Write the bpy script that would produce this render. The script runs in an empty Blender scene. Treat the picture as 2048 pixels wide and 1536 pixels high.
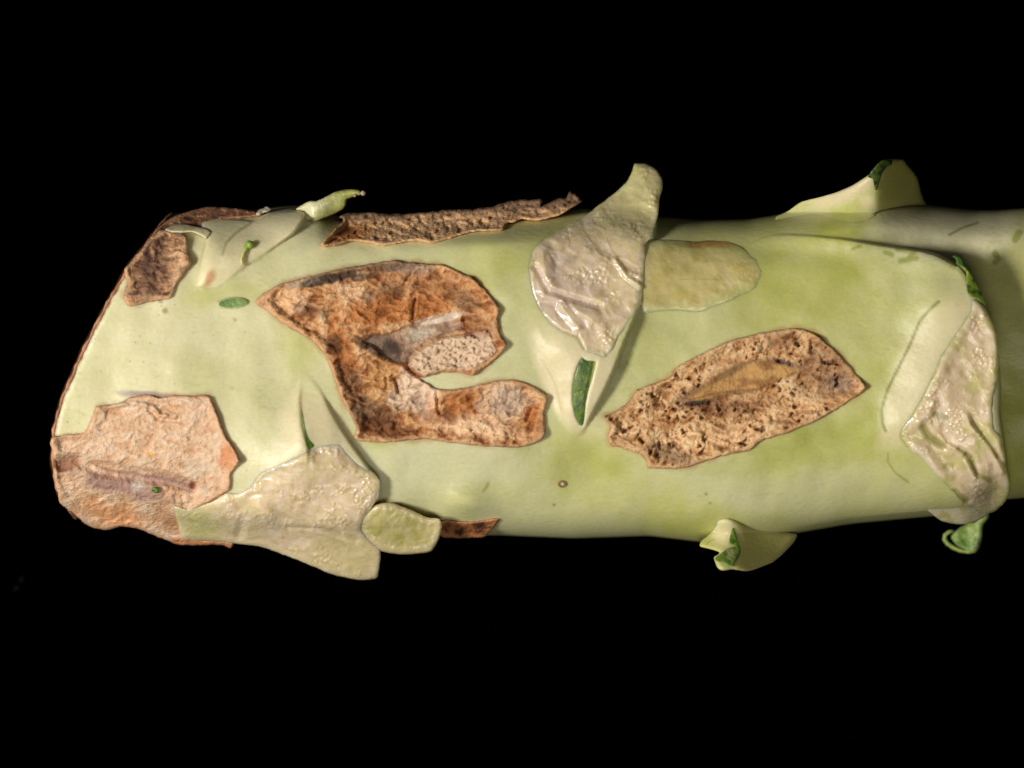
import bpy, math
import numpy as np
from mathutils import Vector

# ---------------------------------------------------------------- units
# Lengths are laid out in photo pixels (u); one u is K metres, so the stem is about 4.5 cm thick.
K = 0.15 / 2048.0
H = 7600.0            # camera height above the stem axis, in u
ZB = 292.0            # stem axis above the cloth, in u

def W(x, y, z):
    """point that lies z above the stem axis and is seen at (x, y)"""
    f = (H - z) / H
    return np.stack([(x - 1024.0) * f * K, (768.0 - y) * f * K, (z + ZB) * K], -1)

# ---------------------------------------------------------------- camera, light, exposure
sc = bpy.context.scene
col = sc.collection
cam_d = bpy.data.cameras.new('camera'); cam = bpy.data.objects.new('camera', cam_d); col.objects.link(cam)
cam.location = (0, 0, (H + ZB) * K)
cam.rotation_euler = (0, 0, 0)
cam_d.sensor_width = 36.0
cam_d.lens = 36.0 / (2 * 1024.0 / H)
cam_d.clip_start = 0.01; cam_d.clip_end = 20
cam_d.dof.use_dof = True
cam_d.dof.focus_distance = (H - 235) * K
cam_d.dof.aperture_fstop = 11.0
sc.camera = cam

world = bpy.data.worlds.new('World'); sc.world = world; world.use_nodes = True
bg = world.node_tree.nodes['Background']
bg.inputs[0].default_value = (1.0, 0.93, 0.8, 1); bg.inputs[1].default_value = 0.02

def lamp(name, loc, target, power, size, colr):
    d = bpy.data.lights.new(name, 'AREA'); d.energy = power; d.shape = 'DISK'; d.size = size; d.color = colr
    o = bpy.data.objects.new(name, d); col.objects.link(o); o.location = loc
    o.rotation_euler = (Vector(target) - Vector(loc)).to_track_quat('-Z', 'Y').to_euler()
    return o
lamp('key_lamp', (-0.40, -0.03, 0.47), (-0.01, 0, 0.03), 3.3, 0.115, (1.0, 0.95, 0.84))
lamp('fill_lamp', (0.05, -0.26, 0.56), (0.01, 0, 0.03), 0.72, 0.24, (1.0, 0.95, 0.84))

sc.view_settings.view_transform = 'Standard'; sc.view_settings.look = 'None'
sc.view_settings.exposure = 0.12; sc.view_settings.gamma = 1.0
sc.view_settings.use_curve_mapping = False
sc.cycles.max_bounces = 4; sc.cycles.diffuse_bounces = 3; sc.cycles.glossy_bounces = 2

# ---------------------------------------------------------------- noise in numpy
def _hash(ix, iy, seed):
    h = (ix.astype(np.int64) * 374761393 + iy.astype(np.int64) * 668265263 + seed * 974634777) & 0xffffffff
    h = ((h ^ (h >> 13)) * 1274126177) & 0xffffffff
    h = ((h ^ (h >> 16)) * 2246822519) & 0xffffffff
    return ((h ^ (h >> 15)) & 0xffffff) / float(0x1000000)

def noise(x, y, s, seed=0):
    x = x / s; y = y / s
    ix = np.floor(x); iy = np.floor(y); fx = x - ix; fy = y - iy
    def g(dx, dy):
        a = _hash(ix + dx, iy + dy, seed) * 2 * np.pi
        return np.cos(a) * (fx - dx) + np.sin(a) * (fy - dy)
    ux = fx * fx * fx * (fx * (fx * 6 - 15) + 10); uy = fy * fy * fy * (fy * (fy * 6 - 15) + 10)
    a = g(0, 0) * (1 - ux) + g(1, 0) * ux
    b = g(0, 1) * (1 - ux) + g(1, 1) * ux
    return (a * (1 - uy) + b * uy) * 1.5          # about -1..1

def fbm(x, y, s, o=4, seed=0, gain=0.5):
    r = 0; a = 1.0; t = 0
    for i in range(o):
        r = r + a * noise(x, y, s, seed + i * 17); t += a; a *= gain; s *= 0.5
    return r / t * 1.4

def ridged(x, y, s, o=3, seed=0):
    r = 0; a = 1.0; t = 0
    for i in range(o):
        r = r + a * (1 - np.abs(noise(x, y, s, seed + i * 13)) * 2); t += a; a *= 0.5; s *= 0.5
    return r / t

def worley(x, y, s, seed=0):
    x = x / s; y = y / s
    ix = np.floor(x); iy = np.floor(y)
    best = np.full(np.shape(x), 9.0); second = best.copy()
    for dx in (-1, 0, 1):
        for dy in (-1, 0, 1):
            cx = ix + dx; cy = iy + dy
            px = cx + _hash(cx, cy, seed); py = cy + _hash(cx, cy, seed + 91)
            d = np.hypot(px - x, py - y)
            second = np.minimum(second, np.maximum(best, d)); best = np.minimum(best, d)
    return best, second

def sstep(a, b, x):
    t = np.clip((x - a) / (b - a), 0, 1); return t * t * (3 - 2 * t)

def S(r, g, b):
    c = np.array([r, g, b]) / 255.0
    return np.where(c <= 0.04045, c / 12.92, ((c + 0.055) / 1.055) ** 2.4)

def blob(x, y, cx, cy, rx, ry, rot=0, nz=0.35, seed=3, soft=0.6):
    """soft-edged noisy ellipse, 1 inside"""
    a = math.radians(rot); dx = x - cx; dy = y - cy
    u = (dx * math.cos(a) + dy * math.sin(a)) / rx; v = (-dx * math.sin(a) + dy * math.cos(a)) / ry
    d = np.hypot(u, v) + nz * fbm(x, y, 38, 4, seed)
    return 1 - sstep(1 - soft, 1 + soft, d)

def stroke(x, y, pts, w):
    """1 on a polyline, falling to 0 at distance w"""
    d = np.full(np.shape(x), 1e9)
    for (ax, ay), (bx, by) in zip(pts[:-1], pts[1:]):
        vx, vy = bx - ax, by - ay; L = vx * vx + vy * vy + 1e-9
        t = np.clip(((x - ax) * vx + (y - ay) * vy) / L, 0, 1)
        d = np.minimum(d, np.hypot(x - ax - t * vx, y - ay - t * vy))
    return np.clip(1 - d / w, 0, 1)

def mix(c, d, t):
    t = np.clip(t, 0, 1)[..., None]; return c * (1 - t) + np.asarray(d) * t

def tr(region, scale, pts):
    return [(region[0] + a / scale, region[1] + b / scale) for a, b in pts]

def rbf(ctrl):
    """smooth function through control points (x, y, value)"""
    c = np.array(ctrl, float); P = c[:, :2] / 100.0; n = len(c)
    def ker(r): return r
    A = np.zeros((n + 3, n + 3)); D = np.hypot(P[:, None, 0] - P[None, :, 0], P[:, None, 1] - P[None, :, 1])
    A[:n, :n] = ker(D) ; A[:n, n] = 1; A[:n, n+1:] = P; A[n, :n] = 1; A[n+1:, :n] = P.T
    A[:n, :n] += np.eye(n) * -0.02
    w = np.linalg.solve(A, np.concatenate([c[:, 2], [0, 0, 0]]))
    def f(x, y):
        X = x / 100.0; Y = y / 100.0
        r = w[n] + w[n+1] * X + w[n+2] * Y
        for i in range(n): r = r + w[i] * np.sqrt((X - P[i, 0]) ** 2 + (Y - P[i, 1]) ** 2 + 0.02)
        return r
    return f

# ---------------------------------------------------------------- materials
def principled(name, rough, spec, sss, sss_r, bump_s, bump_d, coat=0.0, var=0.12, var_s=9.0, rough_var=0.0, aniso=1.0):
    m = bpy.data.materials.new(name); m.use_nodes = True; nt = m.node_tree; N = nt.nodes; L = nt.links
    b = N['Principled BSDF']
    at = N.new('ShaderNodeAttribute'); at.attribute_name = 'pigment'
    tc = N.new('ShaderNodeTexCoord')
    n1 = N.new('ShaderNodeTexNoise'); n1.inputs['Scale'].default_value = 1.0 / (var_s * K); n1.inputs['Detail'].default_value = 4
    n1.inputs['Roughness'].default_value = 0.65
    mp = N.new('ShaderNodeMapping'); mp.inputs['Scale'].default_value = (aniso, 1, 1); L.new(tc.outputs['Object'], mp.inputs['Vector'])
    L.new(mp.outputs[0], n1.inputs['Vector'])
    mr = N.new('ShaderNodeMapRange'); mr.inputs[1].default_value = 0.3; mr.inputs[2].default_value = 0.7
    mr.inputs[3].default_value = 1 - var; mr.inputs[4].default_value = 1 + var
    L.new(n1.outputs['Fac'], mr.inputs[0])
    mx = N.new('ShaderNodeVectorMath'); mx.operation = 'SCALE'
    L.new(at.outputs['Color'], mx.inputs[0]); L.new(mr.outputs[0], mx.inputs['Scale'])
    L.new(mx.outputs[0], b.inputs['Base Color'])
    b.inputs['Roughness'].default_value = rough
    if rough_var:
        r2 = N.new('ShaderNodeMapRange'); r2.inputs[1].default_value = 0.3; r2.inputs[2].default_value = 0.7
        r2.inputs[3].default_value = rough + rough_var; r2.inputs[4].default_value = rough - rough_var
        L.new(n1.outputs['Fac'], r2.inputs[0]); L.new(r2.outputs[0], b.inputs['Roughness'])
    b.inputs['Specular IOR Level'].default_value = spec
    b.inputs['Subsurface Weight'].default_value = sss
    b.inputs['Subsurface Radius'].default_value = (1.0, 0.85, 0.4)
    b.inputs['Subsurface Scale'].default_value = sss_r * K
    b.inputs['Coat Weight'].default_value = coat; b.inputs['Coat Roughness'].default_value = 0.12
    if bump_d:
        n2 = N.new('ShaderNodeTexNoise'); n2.inputs['Scale'].default_value = 1.0 / (bump_s * K); n2.inputs['Detail'].default_value = 5
        n2.inputs['Roughness'].default_value = 0.6
        L.new(mp.outputs[0], n2.inputs['Vector'])
        bp = N.new('ShaderNodeBump'); bp.inputs['Strength'].default_value = 1.0; bp.inputs['Distance'].default_value = bump_d * K
        L.new(n2.outputs['Fac'], bp.inputs['Height']); L.new(bp.outputs['Normal'], b.inputs['Normal'])
    return m

M_SKIN = principled('waxy_stem_skin', 0.40, 0.45, 0.75, 18, 9, 1.0, 0.0, 0.05, 6, 0.0, 0.75)
M_CUT = principled('moist_cut_flesh', 0.30, 0.5, 0.8, 26, 11, 1.6, 0.5, 0.06, 12, 0.08)
M_SCAB = principled('dry_corky_scab', 0.66, 0.3, 0.0, 5, 7, 4.5, 0.0, 0.10, 12)
M_LEAF = principled('green_leaf_flesh', 0.35, 0.45, 0.2, 8, 8, 2.5, 0.1, 0.15, 9)

# ---------------------------------------------------------------- mesh makers
def finish(name, V, F, C, mat, parent=None, smooth=True):
    me = bpy.data.meshes.new(name)
    me.from_pydata(V.tolist(), [], F if isinstance(F, list) else F.tolist())
    at = me.color_attributes.new('pigment', 'FLOAT_COLOR', 'POINT')
    C4 = np.ones((len(V), 4), np.float32); C4[:, :3] = np.clip(C, 0, 1)
    at.data.foreach_set('color', C4.ravel())
    me.materials.append(mat)
    if smooth: me.polygons.foreach_set('use_smooth', np.ones(len(me.polygons), bool))
    me.update()
    o = bpy.data.objects.new(name, me); col.objects.link(o)
    if parent is not None: o.parent = parent
    return o

def catmull(pts, n=6):
    P = np.array(pts, float); out = []
    m = len(P)
    for i in range(m):
        p0, p1, p2, p3 = P[i - 1], P[i], P[(i + 1) % m], P[(i + 2) % m]
        for t in np.arange(n) / n:
            a = -0.35 * t + 0.7 * t * t - 0.35 * t ** 3; b = 1 + (-2.65) * t * t + 1.65 * t ** 3
            c = 0.35 * t + (3 - 2.65 + 1.65 - 1.65 - 0.05) * 0 * t + (1.65 + 1 - 0.35 - 0.0) * 0 * t
            # cardinal spline, tension 0.7
            s = 0.35
            h1 = 2*t**3 - 3*t**2 + 1; h2 = -2*t**3 + 3*t**2; h3 = t**3 - 2*t**2 + t; h4 = t**3 - t**2
            out.append(h1 * p1 + h2 * p2 + h3 * s * (p2 - p0) + h4 * s * (p3 - p1))
    return np.array(out)

def poly_sdf(x, y, P):
    """signed distance (inside positive) and nearest point on the outline"""
    best = np.full(x.shape, 1e18); nx = np.zeros(x.shape); ny = np.zeros(x.shape); ins = np.zeros(x.shape, bool)
    m = len(P)
    for i in range(m):
        ax, ay = P[i]; bx, by = P[(i + 1) % m]
        vx, vy = bx - ax, by - ay; L = vx * vx + vy * vy + 1e-12
        t = np.clip(((x - ax) * vx + (y - ay) * vy) / L, 0, 1)
        qx = ax + t * vx; qy = ay + t * vy; d = (x - qx) ** 2 + (y - qy) ** 2
        c = d < best; best = np.where(c, d, best); nx = np.where(c, qx, nx); ny = np.where(c, qy, ny)
        if ay != by:
            cr = ((ay > y) != (by > y)) & (x < (bx - ax) * (y - ay) / (by - ay) + ax); ins ^= cr
    d = np.sqrt(best)
    return np.where(ins, d, -d), nx, ny

def sheet(name, parent, outline, zf, cf, thick, mat, step=2.5, ragged=0.0, smooth_outline=True, seed=1):
    """solid piece with the given outline: top height zf(x,y,d), colour cf(x,y,d), walls and an underside"""
    P = catmull(outline) if smooth_outline else np.array(outline, float)
    if ragged:
        Q = []
        for i in range(len(P)):
            a = P[i]; b = P[(i + 1) % len(P)]; n = max(1, int(np.hypot(*(b - a)) / 4))
            for t in range(n): Q.append(a + (b - a) * t / n)
        P = np.array(Q)
        P = P + np.stack([fbm(P[:, 0], P[:, 1], 14, 3, seed), fbm(P[:, 0], P[:, 1], 14, 3, seed + 50)], -1) * ragged
    x0, y0 = P.min(0) - step; x1, y1 = P.max(0) + step
    gx, gy = np.meshgrid(np.arange(x0, x1 + step, step), np.arange(y0, y1 + step, step))
    d, nx, ny = poly_sdf(gx, gy, P)
    near = np.abs(d) < 0.55 * step
    X = np.where(near, nx, gx); Y = np.where(near, ny, gy); D = np.where(near, 0, d)
    ok = D >= 0
    h, w = gx.shape; idx = np.arange(h * w).reshape(h, w)
    a, b, c, e = idx[:-1, :-1].ravel(), idx[:-1, 1:].ravel(), idx[1:, 1:].ravel(), idx[1:, :-1].ravel()
    T = np.concatenate([np.stack([a, e, b], -1), np.stack([b, e, c], -1)])
    okf = ok.ravel(); T = T[okf[T].all(1)]
    xf, yf = X.ravel(), Y.ravel()
    ar = (xf[T[:, 1]] - xf[T[:, 0]]) * (yf[T[:, 2]] - yf[T[:, 0]]) - (xf[T[:, 2]] - xf[T[:, 0]]) * (yf[T[:, 1]] - yf[T[:, 0]])
    T = T[np.abs(ar) > 1e-4]
    used = np.unique(T); remap = -np.ones(h * w, int); remap[used] = np.arange(len(used)); T = remap[T]
    xs, ys, ds = xf[used], yf[used], D.ravel()[used]
    z = zf(xs, ys, ds)
    th = thick(xs, ys, ds) if callable(thick) else thick
    n = len(xs)
    top = W(xs, ys, z); bot = W(xs, ys, z - th)
    E = np.concatenate([T[:, [0, 1]], T[:, [1, 2]], T[:, [2, 0]]])
    key = E[:, 0] * n + E[:, 1]; rev = E[:, 1] * n + E[:, 0]
    be = E[~np.isin(key, rev)]
    V = np.concatenate([top, bot])
    F = T.tolist() + (T[:, ::-1] + n).tolist() + np.stack([be[:, 1], be[:, 0], be[:, 0] + n, be[:, 1] + n], -1).tolist()
    C = cf(xs, ys, ds); C = np.concatenate([C, C])
    return finish(name, V, F, C, mat, parent)

def tube(name, parent, pts, rad, colr, mat, sides=8):
    """tapered tube through (x, y, z) points, all in u"""
    P = np.array(pts, float); n = len(P); R = np.broadcast_to(np.array(rad, float), (n,))
    V = []; F = []
    for i in range(n):
        t = P[min(i + 1, n - 1)] - P[max(i - 1, 0)]; t /= np.linalg.norm(t) + 1e-9
        up = np.array([0, 0, 1.0]); s = np.cross(t, up); s /= np.linalg.norm(s) + 1e-9; u = np.cross(s, t)
        for k in range(sides):
            a = 2 * math.pi * k / sides; V.append(P[i] + R[i] * (math.cos(a) * s + math.sin(a) * u))
    for i in range(n - 1):
        for k in range(sides):
            k2 = (k + 1) % sides; F.append([i*sides+k, i*sides+k2, (i+1)*sides+k2, (i+1)*sides+k])
    F.append(list(range(sides))[::-1]); F.append([(n-1)*sides+k for k in range(sides)])
    V = np.array(V); Vw = W(V[:, 0], V[:, 1], V[:, 2])
    C = np.asarray(colr); C = np.broadcast_to(C, (len(V), 3)) if C.ndim == 1 else np.repeat(C, sides, 0)
    return finish(name, Vw, F, C, mat, parent)

# ---------------------------------------------------------------- stem shape
XT = np.array([60, 345, 450, 520, 560, 600, 635, 665, 690, 800, 950, 1060, 1170, 1320, 1400, 1500, 1560, 1640, 1700, 1760, 1850, 1950, 2000, 2048, 2140, 2700.])
YT = np.array([430, 428, 422, 419, 414, 411, 414, 430, 437, 440, 432, 424, 418, 434, 441, 439, 430, 408, 394, 390, 410, 421, 421, 417, 412, 405.])
XB = np.array([60, 150, 260, 440, 620, 760, 880, 1000, 1150, 1300, 1400, 1480, 1590, 1700, 1850, 1930, 1990, 2048, 2140, 2700.])
YBt = np.array([1030, 1036, 1050, 1074, 1088, 1080, 1071, 1070, 1076, 1071, 1083, 1086, 1066, 1047, 1033, 1026, 1000, 995, 990, 985.])
def smooth_interp(xq, X, Y):
    t = np.linspace(X[0], X[-1], 760); v = np.interp(t, X, Y)
    k = np.hanning(15); k /= k.sum(); v = np.convolve(np.pad(v, 7, mode='edge'), k, mode='valid')
    return np.interp(xq, t, v)
def ytop(x): return smooth_interp(x, XT, YT)
def ybot(x): return smooth_interp(x, XB, YBt)
def rad(x): return 285 - 48 * sstep(1560, 1960, x) + 6 * np.sin(x / 260.0)
def rad_main(x): return 285 + 6 * np.sin(x / 260.0)
LE = np.array([(345, 424), (322, 447), (300, 478), (255, 535), (215, 605), (165, 700), (122, 800), (106, 865), (104, 930), (118, 990), (150, 1038)], float)
def left_x(y): return np.interp(y, LE[:, 1], LE[:, 0])
NEXP = 3.4
def prof(v):
    a = np.clip(np.abs(v), 0, 1); return (1 - a ** NEXP) ** (1 / NEXP)
VC = 0.93
PVC = float(prof(np.array(VC))); SL = 2.0

def bumps(x, y):
    """lumps and hollows of the stem skin, in u"""
    g = lambda cx, cy, rx, ry, rot, a: a * np.exp(-(((x-cx)*math.cos(math.radians(rot))+(y-cy)*math.sin(math.radians(rot)))/rx)**2 - ((-(x-cx)*math.sin(math.radians(rot))+(y-cy)*math.cos(math.radians(rot)))/ry)**2)
    r = 10 * fbm(x, y, 300, 3, 5) + 2.2 * fbm(x, y, 80, 2, 8) + g(1165, 950, 55, 60, 0, -13) + g(1330, 640, 50, 40, 20, -8) + g(1500, 880, 160, 40, -18, 8)
    r = r + g(560, 930, 120, 90, -40, 26) + g(935, 1012, 55, 32, 20, 22) + g(860, 1030, 40, 40, 0, -12)
    r = r + g(1040, 580, 100, 190, 8, 22) + g(1000, 470, 160, 40, -18, 12) + g(830, 478, 240, 40, -3, 16)
    r = r + g(430, 520, 80, 70, -30, 14) + g(390, 520, 22, 60, 15, -10)
    r = r + g(1480, 1060, 140, 60, 10, 18) + g(1230, 960, 120, 40, 28, -9)
    r = r + g(1700, 440, 150, 45, -12, 22) + g(1960, 455, 120, 45, 3, 16) + g(1560, 500, 160, 25, 8, -8)
    r = r + g(300, 780, 160, 120, 0, 8) + g(1330, 740, 60, 120, 20, -10)
    return r

def base_z(x, y, R):
    t, b = ytop(x), ybot(x); m = (t + b) / 2; hf = (b - t) / 2; v = np.abs((y - m) / hf)
    inner = R * prof(np.minimum(v, VC)); return np.where(v > VC, inner - (v - VC) * SL * R, inner)
def zb(x, y):
    """height of the stem skin seen at (x, y); runs on beyond the outline"""
    t, b = ytop(x), ybot(x); v = np.abs((y - (t + b) / 2) / ((b - t) / 2))
    return base_z(x, y, rad(x)) + bumps(x, y) * sstep(1.0, 0.8, v)
def zm(x, y):
    t, b = ytop(x), ybot(x); v = np.abs((y - (t + b) / 2) / ((b - t) / 2))
    return base_z(x, y, rad_main(x)) + bumps(x, y) * sstep(1.0, 0.8, v)

def hfl(x, y):
    r = 13 * sstep(1440, 1760, x) + 32 * sstep(1720, 1980, x)
    cr = 15 * np.exp(-(((x - np.interp(y, [540, 640, 740, 840, 900], [1915, 1890, 1860, 1830, 1810])) / 62.0) ** 2)) * sstep(520, 620, y) * sstep(930, 830, y)
    return r + cr + 8 * sstep(560, 520, y) * sstep(1700, 1900, x) 
FL = catmull([(1430, 640), (1440, 560), (1480, 500), (1540, 470), (1600, 469), (1680, 476), (1760, 489), (1820, 497), (1870, 507), (1912, 528), (1922, 532), (1945, 565), (1965, 610), (1985, 665), (1996, 720), (2000, 780), (2000, 830), (2010, 900), (2016, 955), (2012, 990), (1995, 1015), (1970, 1036), (1950, 1080), (1800, 1100), (1600, 1110), (1430, 1100), (1425, 760)], 4)
R7 = ((1480, 280), 2.4775); R8 = ((1380, 740), 3.0659); R14 = ((1780, 480), 5.1194); R15 = ((1780, 780), 4.5187)
def t7(p): return tr(R7[0], R7[1], p)
def t8(p): return tr(R8[0], R8[1], p)
def t14(p): return tr(R14[0], R14[1], p)
def t15(p): return tr(R15[0], R15[1], p)
P8 = t14([(800,570),(850,600),(900,620),(960,670),(1010,760),(1060,860),(1090,990),(1110,1180),(1112,1300),(1100,1440)]) + t15([(940,60),(935,200),(950,350),(1010,430),(1035,560),(1050,700),(1085,840),(1080,930),(1040,1010),(960,1090),(880,1110),(760,1060),(680,1050),(600,980),(540,910),(500,850),(420,780),(350,690),(280,610),(200,560),(130,500),(85,440),(90,370),(150,280),(210,190),(280,70)]) + t14([(420,1400),(470,1300),(520,1180),(600,1060),(680,940),(750,840),(820,720),(830,640)])
R2 = ((80, 740), 2.9257)
def t2(p): return tr(R2[0], R2[1], p)
R3 = ((480, 480), 3.1508)
P5 = tr(R3[0], R3[1], [(100,383),(240,285),(400,240),(600,190),(860,142),(975,128),(1150,148),(1280,152),(1400,205),(1475,245),(1560,330),(1635,425),(1625,500),(1650,610),(1682,665),(1610,755),(1470,850),(1390,838),(1280,835),(1150,872),(1175,900),(1240,935),(1330,940),(1450,925),(1600,890),(1740,880),(1850,920),(1938,985),(1920,1080),(1924,1235),(1840,1290),(1740,1308),(1560,1300),(1350,1280),(1160,1255),(990,1270),(880,1277),(725,1258),(735,1190),(700,1110),(650,1020),(590,860),(530,720),(460,635),(350,575),(225,490)])
R6 = ((1180, 620), 3.4133)
def t6(p): return tr(R6[0], R6[1], p)
P6 = t6([(95,728),(150,705),(250,640),(320,550),(400,515),(540,465),(580,405),(680,340),(830,265),(950,215),(1150,160),(1330,130),(1420,122),(1520,150),(1600,215),(1700,300),(1790,400),(1887,525),(1830,580),(1740,640),(1620,720),(1450,800),(1320,850),(1180,890),(1100,955),(960,985),(820,1020),(680,1072),(560,1085),(398,1078),(385,1035),(330,980),(190,935),(135,920),(125,850),(145,790),(120,765)])
P3 = t2([(62,425),(75,388),(170,375),(260,365),(300,290),(335,212),(440,200),(530,160),(620,140),(720,162),(790,146),(900,152),(992,150),(1030,240),(1080,370),(1168,528),(1118,612),(1112,700),(1010,765),(900,830),(860,930),(860,1000),(760,1000),(690,975),(560,925),(480,918),(380,935),(270,905),(205,845),(118,775),(88,650),(74,520)])
R1 = ((80, 360), 2.9257)
def t1(p): return tr(R1[0], R1[1], p)
P1 = t1([(492,525),(560,450),(660,330),(720,288),(800,312),(852,318),(872,420),(884,488),(842,550),(792,630),(762,692),(640,715),(520,742),(488,685),(512,600)])
R5 = ((980, 300), 2.5603)
def t5(p): return tr(R5[0], R5[1], p)
h1 = rbf([(1000, 480, -14), (1004, 520, -14), (1006, 640, -14), (1024, 720, -14), (1070, 560, 6), (1070, 660, 5), (1045, 790, -14), (1080, 850, -14), (1100, 740, 11), (1125, 800, 10), (1130, 884, -14), (1160, 884, -10), (1185, 830, 14), (1205, 800, 20), (1225, 750, 28), (1245, 700, 29), (1266, 650, 25), (1285, 590, 9), (1288, 520, 9), (1180, 700, 36), (1150, 760, 36), (1150, 820, 22), (1120, 700, 26), (1130, 620, 18), (1160, 540, 20), (1090, 500, 2), (1120, 470, 4), (1180, 430, 16), (1240, 480, 20), (1300, 470, 22), (1230, 395, 50), (1270, 330, 140), (1320, 380, 100), (1318, 440, 46), (1300, 340, 140)])
W1 = t5([(740,66),(800,68),(852,95),(884,140),(888,190),(874,250),(866,330),(852,400),(836,452),(800,470),(790,560),(785,690),(770,780),(748,850),(690,985),(640,1120),(590,1232),(530,1345),(490,1425),(465,1460),(400,1470),(320,1350),(260,1210),(210,1100),(160,980),(110,850),(80,700),(70,560),(110,470),(250,420),(380,370),(500,315),(600,240),(650,200),(700,150),(720,110)])
C1 = t5([(742,70),(800,72),(848,98),(878,142),(882,190),(868,250),(860,330),(846,398),(828,448),(805,470),(796,485),(794,560),(788,690),(778,770),(748,832),(715,880),(690,930),(665,960),(640,1020),(590,1070),(540,1050),(470,1032),(440,980),(370,942),(300,890),(240,800),(205,700),(192,600),(210,520),(280,452),(380,392),(500,326),(600,250),(655,206),(706,156),(726,112)])
G1 = t5([(470,1056),(500,1075),(530,1075),(552,1072),(545,1110),(530,1170),(510,1240),(495,1310),(488,1380),(478,1420),(455,1410),(430,1360),(416,1290),(416,1210),(430,1140),(450,1090)])
R10 = ((540, 730), 3.4139)
def t10(p): return tr(R10[0], R10[1], p)
h2r = rbf([(603, 735, -14), (565, 780, -14), (530, 845, -14), (505, 900, -12), (490, 950, -6), (598, 800, 15), (598, 840, 25), (608, 890, 35), (570, 870, 3), (560, 920, 6), (640, 800, 6), (622, 780, 5), (640, 850, 20), (680, 860, 14), (720, 915, 20), (758, 960, 26), (760, 990, 26), (650, 940, 26), (560, 960, 12), (500, 980, 8), (440, 1000, 10), (380, 1030, 14), (370, 1075, 30), (450, 1085, 36), (540, 1080, 34), (600, 1050, 28), (700, 1030, 34), (640, 1110, 64), (740, 1080, 60), (755, 1140, 110), (700, 1155, 120)])
def h2(x, y):
    # a fold line: the right hand face starts a little lower than the left hand one
    fx = np.interp(y, [745, 800, 850, 897], [606, 600, 603, 616])
    return h2r(x, y) - 7 * sstep(-3, 3, x - fx) * sstep(60, 10, x - fx) * sstep(760, 790, y) * sstep(935, 900, y)
W2o = [(604, 742), (618, 752), (640, 778), (660, 816), (682, 854), (704, 888), (734, 930), (757, 962), (762, 985), (755, 1002), (720, 1015), (650, 1015), (560, 1010), (500, 1000), (470, 985), (478, 968), (500, 950), (515, 920), (522, 890), (534, 855), (552, 815), (576, 775)]
P2 = t2([(786,798),(870,818),(1010,768),(1090,722),(1160,724),(1232,682),(1292,602),(1420,542),(1560,472),(1660,430),(1760,430),(1800,480),(1862,542),(1952,602),(1990,650),(1985,722),(1962,775),(1935,815),(1890,880),(1880,940),(1945,1012),(1992,1062),(1985,1150),(1972,1212),(1920,1228),(1830,1222),(1700,1192),(1560,1132),(1400,1072),(1280,1032),(1160,1017),(1000,1003),(835,990),(808,900)])
R12 = ((240, 380), 5.12)
def t12(p): return tr(R12[0], R12[1], p)
lA = rbf([(395, 590, -14), (410, 572, -8), (440, 580, -14), (500, 545, -12), (545, 515, -10), (430, 560, 4), (480, 528, 12), (530, 495, 18), (570, 465, 26), (606, 425, 40), (560, 418, 30), (500, 450, 14), (455, 490, 10), (450, 530, 8)])
lB = rbf([(388, 590, -14), (375, 520, -14), (380, 470, -14), (395, 560, 2), (405, 520, 12), (412, 480, 15), (410, 450, 15), (450, 440, 14), (500, 445, 10), (450, 490, 8), (440, 540, 4)])
FA = catmull(t12([(1900,228),(1885,300),(1780,440),(1640,545),(1500,650),(1250,810),(1080,950),(980,1000),(860,1010),(880,960),(960,880),(1030,770),(1050,650),(1082,560),(1200,430),(1350,330),(1480,240),(1560,190),(1660,172),(1790,188),(1860,205)]), 3)
FB = catmull(t12([(780,985),(800,860),(830,700),(880,510),(850,430),(820,330),(900,300),(1000,285),(1200,295),(1380,320),(1400,350),(1260,450),(1120,570),(1090,680),(1060,790),(960,910),(890,985)]), 3)
W1c = catmull(W1, 3); W2c = catmull(W2o, 3)
def softp(h): return 5.0 * np.log1p(np.exp(np.clip(h / 5.0, -30, 30)))
def box(x, y, P, m=8):
    P = np.asarray(P); return (x > P[:, 0].min() - m) & (x < P[:, 0].max() + m) & (y > P[:, 1].min() - m) & (y < P[:, 1].max() + m)
def wedges(x, y, pocket=True):
    '''swollen leaf bases that rise out of the stem'''
    r = np.zeros(x.shape)
    q = box(x, y, W1c)
    if q.any():
        a, b = x[q], y[q]; sd = poly_sdf(a, b, W1c)[0]
        v = softp(h1(a, b)) * sstep(-1.5, 3.5 + 40 * sstep(1170, 1100, a), sd) - 9 * sstep(2, 14, poly_sdf(a, b, np.array(C1))[0])
        if pocket: v = v - 9 * sstep(0, 5, poly_sdf(a, b, np.array(G1))[0])
        r[q] += v
    q = box(x, y, W2c)
    if q.any():
        a, b = x[q], y[q]; sd = poly_sdf(a, b, W2c)[0]
        r[q] += softp(h2(a, b)) * sstep(-1.5, 3.5 + 36 * sstep(605, 585, a), sd) - 9 * sstep(2, 14, poly_sdf(a, b, np.array(P2))[0])
    for P, f in ((FB, lB), (FA, lA)):
        q = box(x, y, P)
        if q.any():
            a, b = x[q], y[q]; sd = poly_sdf(a, b, P)[0]; e = sstep(-2, 4, sd)
            r[q] = r[q] * (1 - e) + e * softp(f(a, b))
    return r
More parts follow.
